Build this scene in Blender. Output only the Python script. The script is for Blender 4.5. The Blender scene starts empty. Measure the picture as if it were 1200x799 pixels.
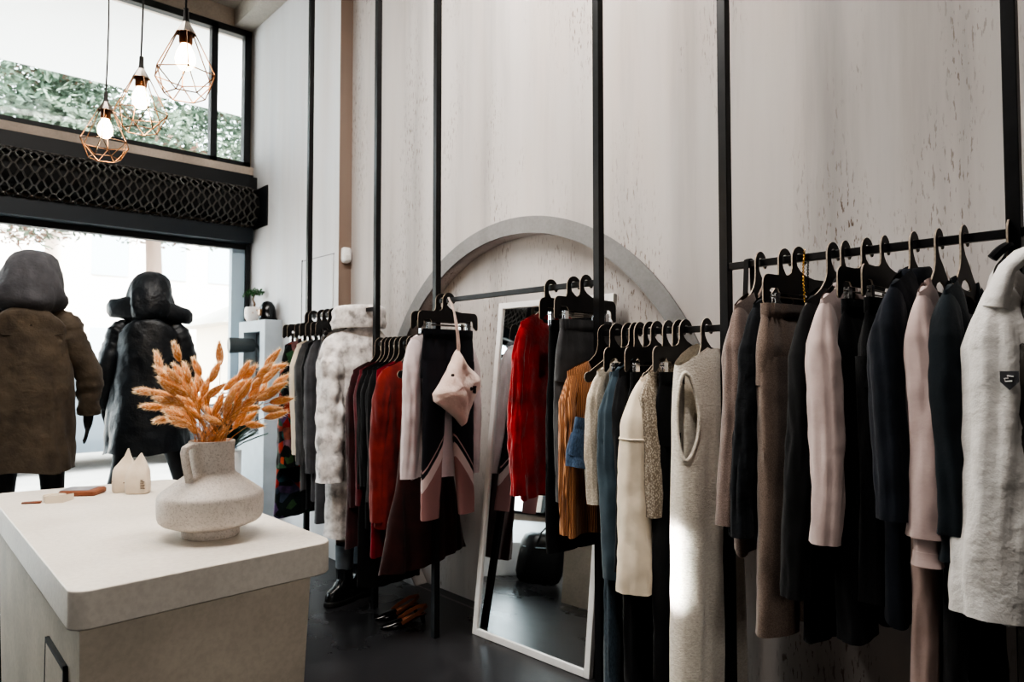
import bpy, math, random
from mathutils import Vector, Matrix, noise
from mathutils.geometry import tessellate_polygon
PI = math.pi
R_ = math.radians
SC = bpy.context.scene
COL = SC.collection

# ------------------------------------------------------------------ camera
CAM = Vector((0, 0, 1.5))
FPX = 815.6
YAW, PITCH = math.atan(735 / 815.6), R_(2.14)
cF = Vector((math.sin(YAW) * math.cos(PITCH), math.cos(YAW) * math.cos(PITCH), math.sin(PITCH)))
cR = Vector((math.cos(YAW), -math.sin(YAW), 0))
cU = cR.cross(cF)
cam = bpy.data.cameras.new('camera')
cam.sensor_width = 36.0
cam.lens = 36.0 * FPX / 1200.0
cam.clip_start, cam.clip_end = 0.05, 300
cam.dof.use_dof = True
cam.dof.focus_distance = 2.45
cam.dof.aperture_fstop = 4.0
camo = bpy.data.objects.new('camera', cam)
COL.objects.link(camo)
camo.matrix_world = Matrix.Translation(CAM) @ Matrix((cR, cU, -cF)).transposed().to_4x4()
SC.camera = camo


def look(px, py, depth):
    """World point seen in direction (px, py) of the 1200x799 view at a forward depth in metres."""
    return CAM + (cF + cR * ((px - 600) / FPX) - cU * ((py - 399.5) / FPX)) * depth


# ------------------------------------------------------------------ mesh builder
class MB:
    def __init__(s):
        s.v, s.f, s.m = [], [], []

    def add(s, verts, faces, mi=0):
        o = len(s.v)
        s.v += [tuple(p) for p in verts]
        for f in faces:
            s.f.append(tuple(i + o for i in f))
            s.m.append(mi)
        return s

    def box(s, lo, hi, mi=0, rot=None, about=None):
        x0, y0, z0 = lo
        x1, y1, z1 = hi
        vs = [(x0, y0, z0), (x1, y0, z0), (x1, y1, z0), (x0, y1, z0), (x0, y0, z1), (x1, y0, z1), (x1, y1, z1), (x0, y1, z1)]
        if rot is not None:
            c = Vector(about) if about else Vector(((x0 + x1) / 2, (y0 + y1) / 2, (z0 + z1) / 2))
            vs = [tuple(c + rot @ (Vector(p) - c)) for p in vs]
        return s.add(vs, [(0, 3, 2, 1), (4, 5, 6, 7), (0, 1, 5, 4), (1, 2, 6, 5), (2, 3, 7, 6), (3, 0, 4, 7)], mi)

    def rings(s, rings, cap0=True, cap1=True, mi=0, mfn=None, closed=True):
        """loft: list of equal-length closed loops"""
        n = len(rings[0])
        o = len(s.v)
        for r in rings:
            s.v += [tuple(p) for p in r]
        for j in range(len(rings) - 1):
            for i in range(n if closed else n - 1):
                k = (i + 1) % n
                f = (o + j * n + i, o + j * n + k, o + (j + 1) * n + k, o + (j + 1) * n + i)
                s.f.append(f)
                if mfn:
                    c = [sum(s.v[q][a] for q in f) / 4 for a in range(3)]
                    s.m.append(mfn(*c))
                else:
                    s.m.append(mi)
        if cap0:
            s.f.append(tuple(o + i for i in range(n - 1, -1, -1)))
            s.m.append(mi)
        if cap1:
            b = o + (len(rings) - 1) * n
            s.f.append(tuple(b + i for i in range(n)))
            s.m.append(mi)
        return s

    def tube(s, pts, r, n=8, mi=0, caps=True, closed=False):
        pts = [Vector(p) for p in pts]
        if not hasattr(r, '__len__'):
            r = [r] * len(pts)
        up = None
        rg = []
        m = len(pts)
        for i, p in enumerate(pts):
            if closed:
                t = (pts[(i + 1) % m] - pts[i - 1])
            else:
                t = pts[min(i + 1, m - 1)] - pts[max(i - 1, 0)]
            t.normalize()
            if up is None:
                up = Vector((0, 0, 1)) if abs(t.z) < .9 else Vector((1, 0, 0))
            a = t.cross(up).normalized()
            up = a.cross(t).normalized()
            rg.append([p + (a * math.cos(2 * PI * k / n) + up * math.sin(2 * PI * k / n)) * r[i] for k in range(n)])
        if closed:
            rg.append(rg[0])
        return s.rings(rg, caps and not closed, caps and not closed, mi)

    def ribbon(s, pts, w, th, wdir=(0, 1, 0), mi=0, closed=False):
        """flat strap along pts; width along wdir"""
        pts = [Vector(p) for p in pts]
        wd = Vector(wdir).normalized()
        rg = []
        m = len(pts)
        for i, p in enumerate(pts):
            t = (pts[(i + 1) % m] - pts[i - 1]) if closed else (pts[min(i + 1, m - 1)] - pts[max(i - 1, 0)])
            nn = t.normalized().cross(wd).normalized()
            rg.append([p + wd * w / 2 + nn * th / 2, p - wd * w / 2 + nn * th / 2, p - wd * w / 2 - nn * th / 2, p + wd * w / 2 - nn * th / 2])
        if closed:
            rg.append(rg[0])
        return s.rings(rg, not closed, not closed, mi)

    def lathe(s, prof, c=(0, 0, 0), n=32, mi=0, cap0=True, cap1=True, mfn=None):
        rg = [[(c[0] + r * math.cos(2 * PI * k / n), c[1] + r * math.sin(2 * PI * k / n), c[2] + z) for k in range(n)] for r, z in prof]
        return s.rings(rg, cap0, cap1, mi, mfn)

    def prism(s, loops, th, mi=0, mi_side=None, fn=lambda a, b, t: (a, t, b)):
        """extrude a 2-D outline with holes; fn maps (a, b, t) to 3-D, t in +-th/2"""
        if mi_side is None:
            mi_side = mi
        loops3 = [[Vector((a, b, 0)) for a, b in l] for l in loops]
        tris = tessellate_polygon(loops3)
        flat = [p for l in loops for p in l]
        n = len(flat)
        o = len(s.v)
        s.v += [fn(a, b, -th / 2) for a, b in flat] + [fn(a, b, th / 2) for a, b in flat]
        for t in tris:
            s.f.append(tuple(o + i for i in t)); s.m.append(mi)
            s.f.append(tuple(o + n + i for i in reversed(t))); s.m.append(mi)
        b = 0
        for l in loops:
            k = len(l)
            for i in range(k):
                j = (i + 1) % k
                s.f.append((o + b + i, o + b + j, o + n + b + j, o + n + b + i)); s.m.append(mi_side)
            b += k
        return s

    def sphere(s, c, r, n=16, m=10, mi=0, noise_amp=0, noise_s=3):
        r = r if hasattr(r, '__len__') else (r, r, r)
        rg = []
        for j in range(m + 1):
            a = PI * max(.02, min(.98, j / m))
            row = []
            for k in range(n):
                d = Vector((math.sin(a) * math.cos(2 * PI * k / n), math.sin(a) * math.sin(2 * PI * k / n), -math.cos(a)))
                q = 1 + noise_amp * noise.noise(d * noise_s)
                row.append((c[0] + d.x * r[0] * q, c[1] + d.y * r[1] * q, c[2] + d.z * r[2] * q))
            rg.append(row)
        return s.rings(rg, True, True, mi)

    def build(s, name, mats, parent=None, smooth=True, angle=38, loc=None, rotz=None, fixn=False):
        me = bpy.data.meshes.new(name)
        me.from_pydata(s.v, [], s.f)
        if not hasattr(mats, '__len__'):
            mats = [mats]
        for m in mats:
            me.materials.append(m)
        me.polygons.foreach_set('material_index', s.m)
        if fixn:
            import bmesh
            b = bmesh.new(); b.from_mesh(me)
            bmesh.ops.recalc_face_normals(b, faces=b.faces)
            b.to_mesh(me); b.free()
        if smooth:
            me.polygons.foreach_set('use_smooth', [True] * len(me.polygons))
            me.set_sharp_from_angle(angle=R_(angle))
        me.update()
        o = bpy.data.objects.new(name, me)
        COL.objects.link(o)
        if parent is not None:
            o.parent = parent
        if loc is not None:
            o.location = loc
        if rotz is not None:
            o.rotation_euler = (0, 0, rotz)
        return o


def thing(name, label, cat, loc=(0, 0, 0), rotz=0, group=None):
    o = bpy.data.objects.new(name, None)
    o.empty_display_size = .05
    COL.objects.link(o)
    o.location = loc
    o.rotation_euler = (0, 0, rotz)
    return tag(o, label, cat, group)


def tag(o, label, cat, group=None, kind=None):
    o['label'] = label
    o['category'] = cat
    if group:
        o['group'] = group
    if kind:
        o['kind'] = kind
    return o


def struct(o, label=None):
    o['kind'] = 'structure'
    if label:
        o['label'] = label
    return o


def wnorm(o):
    m = o.modifiers.new('weighted_normal', 'WEIGHTED_NORMAL')
    m.keep_sharp = True; m.weight = 100
    return o


def bevel(o, w=.004, seg=2):
    m = o.modifiers.new('bevel', 'BEVEL')
    m.width = w; m.segments = seg; m.limit_method = 'ANGLE'; m.angle_limit = R_(40)
    return o


# ------------------------------------------------------------------ materials
def srgb(c):
    return tuple(((x / 255) / 12.92 if x / 255 <= .04045 else ((x / 255 + .055) / 1.055) ** 2.4) for x in c) + (1,)


def newmat(name):
    m = bpy.data.materials.new(name)
    m.use_nodes = True
    nt = m.node_tree
    b = nt.nodes['Principled BSDF']
    return m, nt, b


def N(nt, t, **kw):
    n = nt.nodes.new(t)
    for k, v in kw.items():
        if k in n.inputs:
            n.inputs[k].default_value = v
        else:
            setattr(n, k, v)
    return n


def coords(nt, scale=(1, 1, 1), kind='Object'):
    tc = N(nt, 'ShaderNodeTexCoord')
    mp = N(nt, 'ShaderNodeMapping')
    mp.inputs['Scale'].default_value = scale
    nt.links.new(tc.outputs[kind], mp.inputs['Vector'])
    return mp.outputs['Vector']


def ramp(nt, fac, stops):
    r = N(nt, 'ShaderNodeValToRGB')
    e = r.color_ramp.elements
    while len(e) > 1:
        e.remove(e[0])
    e[0].position, e[0].color = stops[0]
    for p, c in stops[1:]:
        k = e.new(p); k.color = c
    nt.links.new(fac, r.inputs['Fac'])
    return r.outputs['Color']


def noise_tex(nt, vec, scale, detail=4, rough=.55, out='Fac'):
    n = N(nt, 'ShaderNodeTexNoise')
    n.inputs['Scale'].default_value = scale
    n.inputs['Detail'].default_value = detail
    n.inputs['Roughness'].default_value = rough
    nt.links.new(vec, n.inputs['Vector'])
    return n.outputs[out]


def bump(nt, b, h, strength=.3, dist=.01, prev=None):
    n = N(nt, 'ShaderNodeBump')
    n.inputs['Strength'].default_value = strength
    n.inputs['Distance'].default_value = dist
    nt.links.new(h, n.inputs['Height'])
    if prev is not None:
        nt.links.new(prev, n.inputs['Normal'])
    nt.links.new(n.outputs['Normal'], b.inputs['Normal'])
    return n.outputs['Normal']


def plain(name, c, rough=.6, metal=0, spec=.5, var=0, vs=8, bmp=0, bs=60, coat=0):
    m, nt, b = newmat(name)
    b.inputs['Base Color'].default_value = srgb(c)
    b.inputs['Roughness'].default_value = rough
    b.inputs['Metallic'].default_value = metal
    b.inputs['Specular IOR Level'].default_value = spec
    b.inputs['Coat Weight'].default_value = coat
    v = coords(nt)
    if var:
        lo = tuple(max(0, x * (1 - var)) for x in c); hi = tuple(min(255, x * (1 + var)) for x in c)
        nt.links.new(ramp(nt, noise_tex(nt, v, vs), [(.3, srgb(lo)), (.7, srgb(hi))]), b.inputs['Base Color'])
    if bmp:
        bump(nt, b, noise_tex(nt, v, bs, 3), bmp, .004)
    return m


def cloth(name, c, c2=None, kind='plain', rough=.92, sheen=.25, scale=1.0, bmp=.35, spec=.2):
    """woven / knitted / furry textile"""
    m, nt, b = newmat(name)
    b.inputs['Roughness'].default_value = rough
    b.inputs['Specular IOR Level'].default_value = spec
    b.inputs['Sheen Weight'].default_value = sheen
    b.inputs['Sheen Roughness'].default_value = .5
    v = coords(nt)
    c2 = c2 or tuple(x * .8 for x in c)
    big = noise_tex(nt, v, 9 * scale, 3)
    if kind == 'plain':
        col = ramp(nt, big, [(.3, srgb(c2)), (.7, srgb(c))])
        nt.links.new(col, b.inputs['Base Color'])
        w = noise_tex(nt, coords(nt, (1, 1, .35)), 420 * scale, 2)
        n1 = bump(nt, b, w, bmp * .5, .002)
        bump(nt, b, noise_tex(nt, v, 22 * scale, 3), bmp * .7, .012, n1)
    elif kind in ('rib', 'ruche'):
        wv = N(nt, 'ShaderNodeTexWave')
        wv.bands_direction = 'X' if kind == 'rib' else 'Z'
        wv.inputs['Scale'].default_value = 45 * scale
        wv.inputs['Distortion'].default_value = 1.0 if kind == 'rib' else 5
        wv.inputs['Detail'].default_value = 2
        nt.links.new(coords(nt, (1, 1, .05) if kind == 'rib' else (.5, .5, 1)), wv.inputs['Vector'])
        col = ramp(nt, wv.outputs['Fac'], [(.1, srgb(c2)), (.75, srgb(c))])
        nt.links.new(col, b.inputs['Base Color'])
        bump(nt, b, wv.outputs['Fac'], bmp, .006)
    elif kind in ('tweed', 'knit'):
        vo = N(nt, 'ShaderNodeTexVoronoi')
        vo.inputs['Scale'].default_value = (520 if kind == 'tweed' else 210) * scale
        nt.links.new(coords(nt, (1, 1, .6)), vo.inputs['Vector'])
        col = ramp(nt, vo.outputs['Distance'], [(.05, srgb(c)), (.6, srgb(c2))])
        nt.links.new(col, b.inputs['Base Color'])
        bump(nt, b, vo.outputs['Distance'], -bmp, .006)
    elif kind == 'fur':
        f1 = noise_tex(nt, coords(nt, (1, 1, 2.6)), 70 * scale, 6, .7)
        col = ramp(nt, f1, [(.3, srgb(c2)), (.6, srgb(c))])
        nt.links.new(col, b.inputs['Base Color'])
        n1 = bump(nt, b, f1, .8, .012)
        b.inputs['Sheen Weight'].default_value = .6
    elif kind == 'camo':
        n2 = noise_tex(nt, v, 15 * scale, 6, .62)
        dk = tuple(x * .72 for x in c2)
        nt.links.new(ramp(nt, n2, [(.32, srgb(dk)), (.45, srgb(c2)), (.58, srgb(c)), (.75, srgb(tuple(min(255, x * 1.1) for x in c)))]), b.inputs['Base Color'])
        bump(nt, b, noise_tex(nt, v, 30, 3), bmp, .01)
    elif kind == 'floral':
        vo = N(nt, 'ShaderNodeTexVoronoi')
        vo.inputs['Scale'].default_value = 16
        nt.links.new(v, vo.inputs['Vector'])
        sp = N(nt, 'ShaderNodeSeparateColor')
        nt.links.new(vo.outputs['Color'], sp.inputs['Color'])
        col = ramp(nt, sp.outputs[0], [(0, srgb(c)), (.40, srgb(c)), (.42, srgb((150, 38, 34))), (.56, srgb((196, 92, 64))), (.60, srgb((40, 96, 96))), (.75, srgb((58, 88, 48))), (.78, srgb(c2)), (.9, srgb((90, 70, 110)))])
        mx = N(nt, 'ShaderNodeMixRGB'); mx.blend_type = 'MULTIPLY'; mx.inputs['Fac'].default_value = .8
        nt.links.new(col, mx.inputs['Color1'])
        nt.links.new(ramp(nt, noise_tex(nt, v, 14, 4), [(.3, (.1, .1, .1, 1)), (.65, (1, 1, 1, 1))]), mx.inputs['Color2'])
        nt.links.new(mx.outputs['Color'], b.inputs['Base Color'])
    elif kind == 'denim':
        n2 = noise_tex(nt, coords(nt, (1, 1, .25)), 260, 2)
        nt.links.new(ramp(nt, n2, [(.3, srgb(c2)), (.7, srgb(c))]), b.inputs['Base Color'])
        bump(nt, b, n2, bmp, .003)
    elif kind == 'shell':      # crinkled technical fabric
        nt.links.new(ramp(nt, big, [(.3, srgb(c2)), (.7, srgb(c))]), b.inputs['Base Color'])
        n1 = bump(nt, b, noise_tex(nt, v, 14, 5, .6), .55, .02)
        bump(nt, b, noise_tex(nt, v, 420, 2), .12, .001, n1)
    return m


# plaster of the right wall: pale, vertically streaked, with brown pits
def plaster(name, base, pits=True):
    m, nt, b = newmat(name)
    v = coords(nt)
    streak = noise_tex(nt, coords(nt, (1, 1, .07)), 3.6, 6, .62)
    c0 = tuple(x * (.86 if pits else .95) for x in base)
    col = ramp(nt, streak, [(.25, srgb(c0)), (.5, srgb(base)), (.75, srgb(tuple(min(255, x * 1.04) for x in base)))])
    warm = noise_tex(nt, coords(nt, (1, 1, .22)), 1.7, 3)
    mw = N(nt, 'ShaderNodeMixRGB'); mw.blend_type = 'MULTIPLY'
    nt.links.new(ramp(nt, warm, [(.50, (0, 0, 0, 1)), (.70, (.8, .8, .8, 1))]), mw.inputs['Fac'])
    nt.links.new(col, mw.inputs['Color1']); mw.inputs['Color2'].default_value = (1, .93, .88, 1)
    out = mw.outputs['Color']
    b.inputs['Roughness'].default_value = .85
    b.inputs['Specular IOR Level'].default_value = .25
    if pits:
        p = noise_tex(nt, coords(nt, (1, 1, .20)), 84, 3, .6)
        mask = noise_tex(nt, coords(nt, (1, 1, .30)), 3.0, 3, .6)
        pm = ramp(nt, p, [(.575, (0, 0, 0, 1)), (.63, (1, 1, 1, 1))])
        mm = ramp(nt, mask, [(.48, (0, 0, 0, 1)), (.66, (1, 1, 1, 1))])
        mul = N(nt, 'ShaderNodeMath'); mul.operation = 'MULTIPLY'
        nt.links.new(pm, mul.inputs[0]); nt.links.new(mm, mul.inputs[1])
        mx = N(nt, 'ShaderNodeMixRGB')
        ml = N(nt, 'ShaderNodeMath'); ml.operation = 'MULTIPLY'; ml.inputs[1].default_value = .9
        nt.links.new(mul.outputs[0], ml.inputs[0])
        nt.links.new(ml.outputs[0], mx.inputs['Fac'])
        nt.links.new(out, mx.inputs['Color1']); mx.inputs['Color2'].default_value = srgb((104, 86, 74))
        out = mx.outputs['Color']
        n1 = bump(nt, b, mul.outputs[0], -.35, .01)
        bump(nt, b, streak, .12, .02, n1)
    else:
        bump(nt, b, noise_tex(nt, v, 24, 5), .12, .01)
    nt.links.new(out, b.inputs['Base Color'])
    return m


def concrete(name, c, rough=.6, var=.14, spots=True, spec=.4, fine=.35, big=2.6):
    m, nt, b = newmat(name)
    v = coords(nt)
    n = noise_tex(nt, v, big, 7, .62)
    f = noise_tex(nt, v, 60, 4, .6)
    col = ramp(nt, n, [(.3, srgb(tuple(x * (1 - var) for x in c))), (.7, srgb(tuple(min(255, x * (1 + var)) for x in c)))])
    mx = N(nt, 'ShaderNodeMixRGB'); mx.blend_type = 'MULTIPLY'; mx.inputs['Fac'].default_value = fine
    nt.links.new(col, mx.inputs['Color1'])
    nt.links.new(ramp(nt, f, [(.35, (.72, .71, .7, 1)), (.6, (1, 1, 1, 1))]), mx.inputs['Color2'])
    nt.links.new(mx.outputs['Color'], b.inputs['Base Color'])
    b.inputs['Specular IOR Level'].default_value = spec
    rr = N(nt, 'ShaderNodeMapRange')
    rr.inputs['To Min'].default_value = rough - .1; rr.inputs['To Max'].default_value = rough + .12
    nt.links.new(n, rr.inputs['Value']); nt.links.new(rr.outputs['Result'], b.inputs['Roughness'])
    bump(nt, b, f, .08, .004)
    return m


def glass(name, refl=.06):
    m = bpy.data.materials.new(name); m.use_nodes = True
    nt = m.node_tree; nt.nodes.clear()
    out = N(nt, 'ShaderNodeOutputMaterial'); mix = N(nt, 'ShaderNodeMixShader')
    tr = N(nt, 'ShaderNodeBsdfTransparent'); gl = N(nt, 'ShaderNodeBsdfGlossy')
    gl.inputs['Roughness'].default_value = .02
    tr.inputs['Color'].default_value = (.95, .98, .98, 1)
    lw = N(nt, 'ShaderNodeLayerWeight'); lw.inputs['Blend'].default_value = .25
    mr = N(nt, 'ShaderNodeMath'); mr.operation = 'MULTIPLY'; mr.inputs[1].default_value = refl * 4
    nt.links.new(lw.outputs['Fresnel'], mr.inputs[0])
    nt.links.new(mr.outputs[0], mix.inputs['Fac'])
    nt.links.new(tr.outputs[0], mix.inputs[1]); nt.links.new(gl.outputs[0], mix.inputs[2])
    nt.links.new(mix.outputs[0], out.inputs['Surface'])
    return m


def emit(name, c, strength):
    m, nt, b = newmat(name)
    b.inputs['Base Color'].default_value = srgb(c)
    b.inputs['Emission Color'].default_value = srgb(c)
    b.inputs['Emission Strength'].default_value = strength
    return m


M = {}
M['wall'] = plaster('wall_plaster', (192, 186, 183))
M['wall_pale'] = plaster('wall_pale_plaster', (216, 216, 218), False)
M['wall_brown_shade'] = plaster('wall_brown_shade_plaster', (138, 122, 112), False)
M['wall_dim'] = plaster('wall_dim_plaster', (84, 82, 80), False)
M['arch'] = concrete('arch_plaster', (138, 136, 136), .8, .06)
M['conc_pale'] = concrete('lintel_concrete', (190, 176, 164), .85, .1)
M['ceiling'] = concrete('ceiling_concrete', (186, 180, 172), .85, .08)
M['floor'] = concrete('floor_concrete', (43, 43, 45), .27, .32, spec=.6, fine=.12, big=1.5)
M['counter'] = concrete('counter_concrete', (222, 215, 206), .42, .04, spec=.45)
M['counter_base'] = concrete('counter_base_concrete', (196, 186, 172), .6, .08)
M['steel'] = plain('black_steel', (24, 24, 26), .42, .2, .4, var=.2, vs=20)
M['frame'] = plain('window_frame_paint', (22, 24, 27), .5)
M['bluegrey'] = plain('blue_grey_frame', (170, 188, 200), .5)
M['glass'] = glass('window_glass')
M['white'] = plain('white_lacquer', (228, 226, 224), .45, var=.03)
M['black'] = plain('black_gloss', (14, 14, 16), .22)
M['hanger'] = plain('hanger_black', (22, 21, 22), .55, var=.25, vs=30)
M['ply'] = plain('hanger_ply_edge', (150, 136, 122), .7, var=.15, vs=90)
M['chrome'] = plain('chrome', (210, 210, 212), .22, 1)
M['chrome_dim'] = plain('brushed_metal', (112, 106, 100), .4, 1, var=.1)
M['brass'] = plain('copper_wire', (116, 90, 70), .42, 1)
M['gold'] = plain('gold_links', (220, 176, 96), .25, 1)
M['cord'] = plain('black_cord', (26, 22, 21), .7)


# ------------------------------------------------------------------ room shell
XW, YW, ZC = 2.75, 6.78, 5.0
XL, YB = -3.2, -2.6
AC, AZ, AR, AI = 3.058, .931, 1.449, 1.352
m = MB().box((XL - .2, YB - .2, -.1), (3.1, YW + .12, 0))
struct(m.build('floor', M['floor'], smooth=False))
m = MB().box((XL - .2, YB - .2, ZC), (3.1, YW + .2, ZC + .1))
struct(m.build('ceiling', M['ceiling'], smooth=False))
# right wall with the circular recess (cut by the floor)
a0 = math.asin(AZ / AI)
arc = [(AC + AI * math.cos(t), AZ + AI * math.sin(t)) for t in [(-a0) + (PI + 2 * a0) * k / 96 for k in range(97)]]
outline = [(YB, 0), (YB, ZC), (4.975, ZC), (4.975, 0)] + [(y, max(z, 0)) for y, z in reversed(arc)]
# order: along the floor from the far end back through the arch
m = MB().prism([outline], .02, fn=lambda a, b, t: (XW + .01 + t, a, b))
m.rings([[(XW, y, z) for y, z in arc], [(XW + .10, y, z) for y, z in arc]], False, False, closed=False)
m.box((XW + .095, YB, 0), (XW + .2, 5.0, ZC))
w = struct(m.build('wall_right', M['wall'], angle=30, fixn=False))
# the wall column by the window stands a little proud
m = MB().box((2.64, 4.975, 0), (3.0, YW, ZC))
struct(m.build('trim_1', M['wall_pale'], smooth=False))
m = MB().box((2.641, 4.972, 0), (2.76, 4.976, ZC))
struct(m.build('trim_5', M['wall_brown_shade'], smooth=False))  # skin on the column return, its warm shade put into the brown colour
# raised arch band around the recess
ao = math.asin(AZ / AR)
outer = [(AC + AR * math.cos(t), max(0, AZ + AR * math.sin(t))) for t in [(-ao) + (PI + 2 * ao) * k / 96 for k in range(97)]]
m = MB().prism([outer + [(y, max(0, z)) for y, z in reversed(arc)]], .016, fn=lambda a, b, t: (XW - .003 + t, a, b))
struct(m.build('trim_2', M['arch'], angle=30))
# concrete beam along the top of the right wall
m = MB().box((2.46, YB, 4.83), (2.76, YW, ZC))
struct(m.build('trim_3', M['ceiling'], smooth=False))
# window wall: lintel ledge, head, jambs
m = MB()
m.box((XL, YW, 4.80), (3.0, YW + .2, ZC))
m.box((XL, YW - .06, 3.33), (2.70, YW + .2, 3.45))
m.box((XL, YW, 2.70), (3.0, YW + .2, 3.34))
m.box((XL, YW, 0), (-2.9, YW + .2, ZC))
m.box((-2.9, YW, 0), (2.62, YW + .2, .38))  # low sill, out of view, added to cut window light on the lower wall
m.box((2.62, YW - .0, 0), (3.0, YW + .2, ZC))
struct(m.build('wall_front', M['conc_pale'], smooth=False))
m = MB().box((XL - .2, YB, 0), (XL, YW + .2, ZC))
struct(m.build('wall_left', M['wall_dim'], smooth=False))
m = MB().box((XL, YB - .2, 0), (3.0, YB, ZC))
struct(m.build('wall_back', M['wall_dim'], smooth=False))
# transom window
m = MB()
for x0, x1 in ((2.555, 2.62), (2.24, 2.30), (-.4, -.34), (-2.9, -2.84)):
    m.box((x0, YW - .03, 3.45), (x1, YW + .05, 4.80))
m.box((-2.9, YW - .03, 3.45), (2.62, YW + .05, 3.50)); m.box((-2.9, YW - .03, 4.745), (2.62, YW + .05, 4.81))
o = struct(m.build('window_1', M['frame'], smooth=False))
MB().box((-2.85, YW + .01, 3.49), (2.56, YW + .016, 4.76)).build('pane', M['glass'], o, smooth=False)
# shop window
m = MB()
m.box((2.585, YW - .05, .38), (2.625, YW + .06, 2.70)); m.box((-2.9, YW - .03, 2.64), (2.6, YW + .05, 2.70))
m.box((-2.9, YW - .03, .38), (2.6, YW + .05, .42)); m.box((-2.9, YW - .03, .38), (-2.84, YW + .05, 2.70))
o = struct(m.build('window_2', M['frame'], smooth=False))
MB().box((2.46, YW - .02, .42), (2.585, YW + .05, 2.64)).build('side_profile', M['bluegrey'], o, smooth=False)
MB().box((-2.85, YW + .01, .41), (2.47, YW + .016, 2.66)).build('pane', M['glass'], o, smooth=False)
# flush service door in the wall column
m = MB()
m.box((2.634, 5.055, .25), (2.6395, 5.60, 2.40))
d = struct(m.build('door_1', M['wall_pale'], smooth=False))
m = MB()
m.box((2.632, 5.60, .25), (2.639, 5.612, 2.412)); m.box((2.634, 5.04, 2.40), (2.639, 5.612, 2.405))
m.build('door_gap', M['frame'], d, smooth=False)

# roller shutter box over the shop window
rs = thing('roller_shutter', 'black rolled-up lattice security shutter above the shop window', 'shutter', (0, 6.62, 2.70))
m = MB()
m.box((-2.9, .04, .60), (2.62, .12, .66)); m.box((-2.9, .0, .5), (2.655, .14, .63))
m.build('top_rail', M['frame'], rs, smooth=False)
m = MB().box((-2.9, -.02, -.01), (2.60, .13, .135))
m.build('bottom_housing', plain('shutter_housing', (20, 30, 38), .4), rs, smooth=False)
m = MB().prism([[(-.27, .13), (-.02, .13), (.15, .13), (.15, .51), (-.27, .51)]], .012, fn=lambda a, b, t: (2.632 + t, a, b))
m.build('end_plate', M['frame'], rs, smooth=False)
RC = (.02, .325)  # roll centre y,z (local)
m = MB().rings([[(x, RC[0] + .15 * math.cos(2 * PI * k / 28), RC[1] + .15 * math.sin(2 * PI * k / 28)) for k in range(28)] for x in (-2.88, 2.62)])
m.build('inner_roll', plain('inner_roll', (14, 14, 15), .6), rs)
m = MB()
dx = .092
nrow = 13
for j in range(nrow):
    pts = []
    ang0, ang1 = R_(95 + j * 15), R_(95 + (j + 1) * 15)
    for k in range(int(5.46 / dx * 2) + 1):
        x = -2.86 + k * dx / 2
        up = (k + j) % 2
        a = ang1 if up else ang0
        r = .195
        pts.append((x, RC[0] + r * math.cos(a), RC[1] + r * math.sin(a)))
        # flat crest of each lattice bar
        pts.append((x + dx * .22, RC[0] + r * math.cos(a), RC[1] + r * math.sin(a)))
    m.tube(pts, .0082, 5)
m.build('lattice', plain('shutter_lattice', (92, 88, 85), .38, .5), rs)

# ------------------------------------------------------------------ display platform
m = MB().box((-2.7, 4.55, 0), (1.85, 6.66, .3))
o = bevel(m.build('display_platform', plain('platform_white', (205, 208, 210), .5, var=.03)))
tag(o, 'low pale display platform under the two coats in the window', 'platform')

# ------------------------------------------------------------------ counter
ct = thing('sales_counter', 'pale concrete sales counter with thick overhanging top', 'counter', (.7, 2.8, 0))


def rrect(x0, y0, x1, y1, r, n=6):
    pts = []
    for cx, cy, a in ((x1 - r, y1 - r, 0), (x0 + r, y1 - r, 90), (x0 + r, y0 + r, 180), (x1 - r, y0 + r, 270)):
        for k in range(n + 1):
            t = R_(a + 90 * k / n)
            pts.append((cx + r * math.cos(t), cy + r * math.sin(t)))
    return pts


def slab(m, pts, z0, z1, mi=0, bev=.006):
    cx = sum(p[0] for p in pts) / len(pts); cy = sum(p[1] for p in pts) / len(pts)

    def ins(b):
        out = []
        for x, y in pts:
            d = Vector((x - cx, y - cy)); l = d.length
            d = d * ((l - b) / l)
            out.append((cx + d.x, cy + d.y))
        return out
    rg = [[(x, y, z0) for x, y in ins(bev)], [(x, y, z0 + bev) for x, y in pts], [(x, y, z1 - bev) for x, y in pts], [(x, y, z1) for x, y in ins(bev)]]
    m.rings(rg, True, True, mi)


pts = [(x - .7, y - 2.8) for x, y in rrect(.35, 1.99, 1.075, 3.77, .05)]
# the front edge is a touch skewed
pts = [(x, y + (.045 * (x + .35) / .725 if y < 0 else -.09 * max(0, x) / .375)) for x, y in pts]
m = MB(); slab(m, pts, .85, .95)
wnorm(m.build('worktop', M['counter'], ct, angle=80))
m = MB()
b0 = [(-.30, -.74), (.275, -.71), (.275, .80), (-.30, .80)]
bt = [(-.325, -.785), (.30, -.755), (.30, .86), (-.325, .86)]
m.rings([[(x, y, 0) for x, y in b0], [(x, y, .852) for x, y in bt]])
m.build('pedestal', M['counter_base'], ct, smooth=False)
dd = MB()
dd.box((-.3305, -.62, .18), (-.318, -.36, .70))
d = dd.build('door', M['counter_base'], ct, smooth=False)
m = MB()
for lo, hi in (((-.3315, -.632, .17), (-.32, -.62, .712)), ((-.3315, -.36, .17), (-.32, -.35, .712)), ((-.3315, -.632, .70), (-.32, -.35, .712))):
    m.box(lo, hi)
m.build('door_gap', M['frame'], d, smooth=False)

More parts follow.
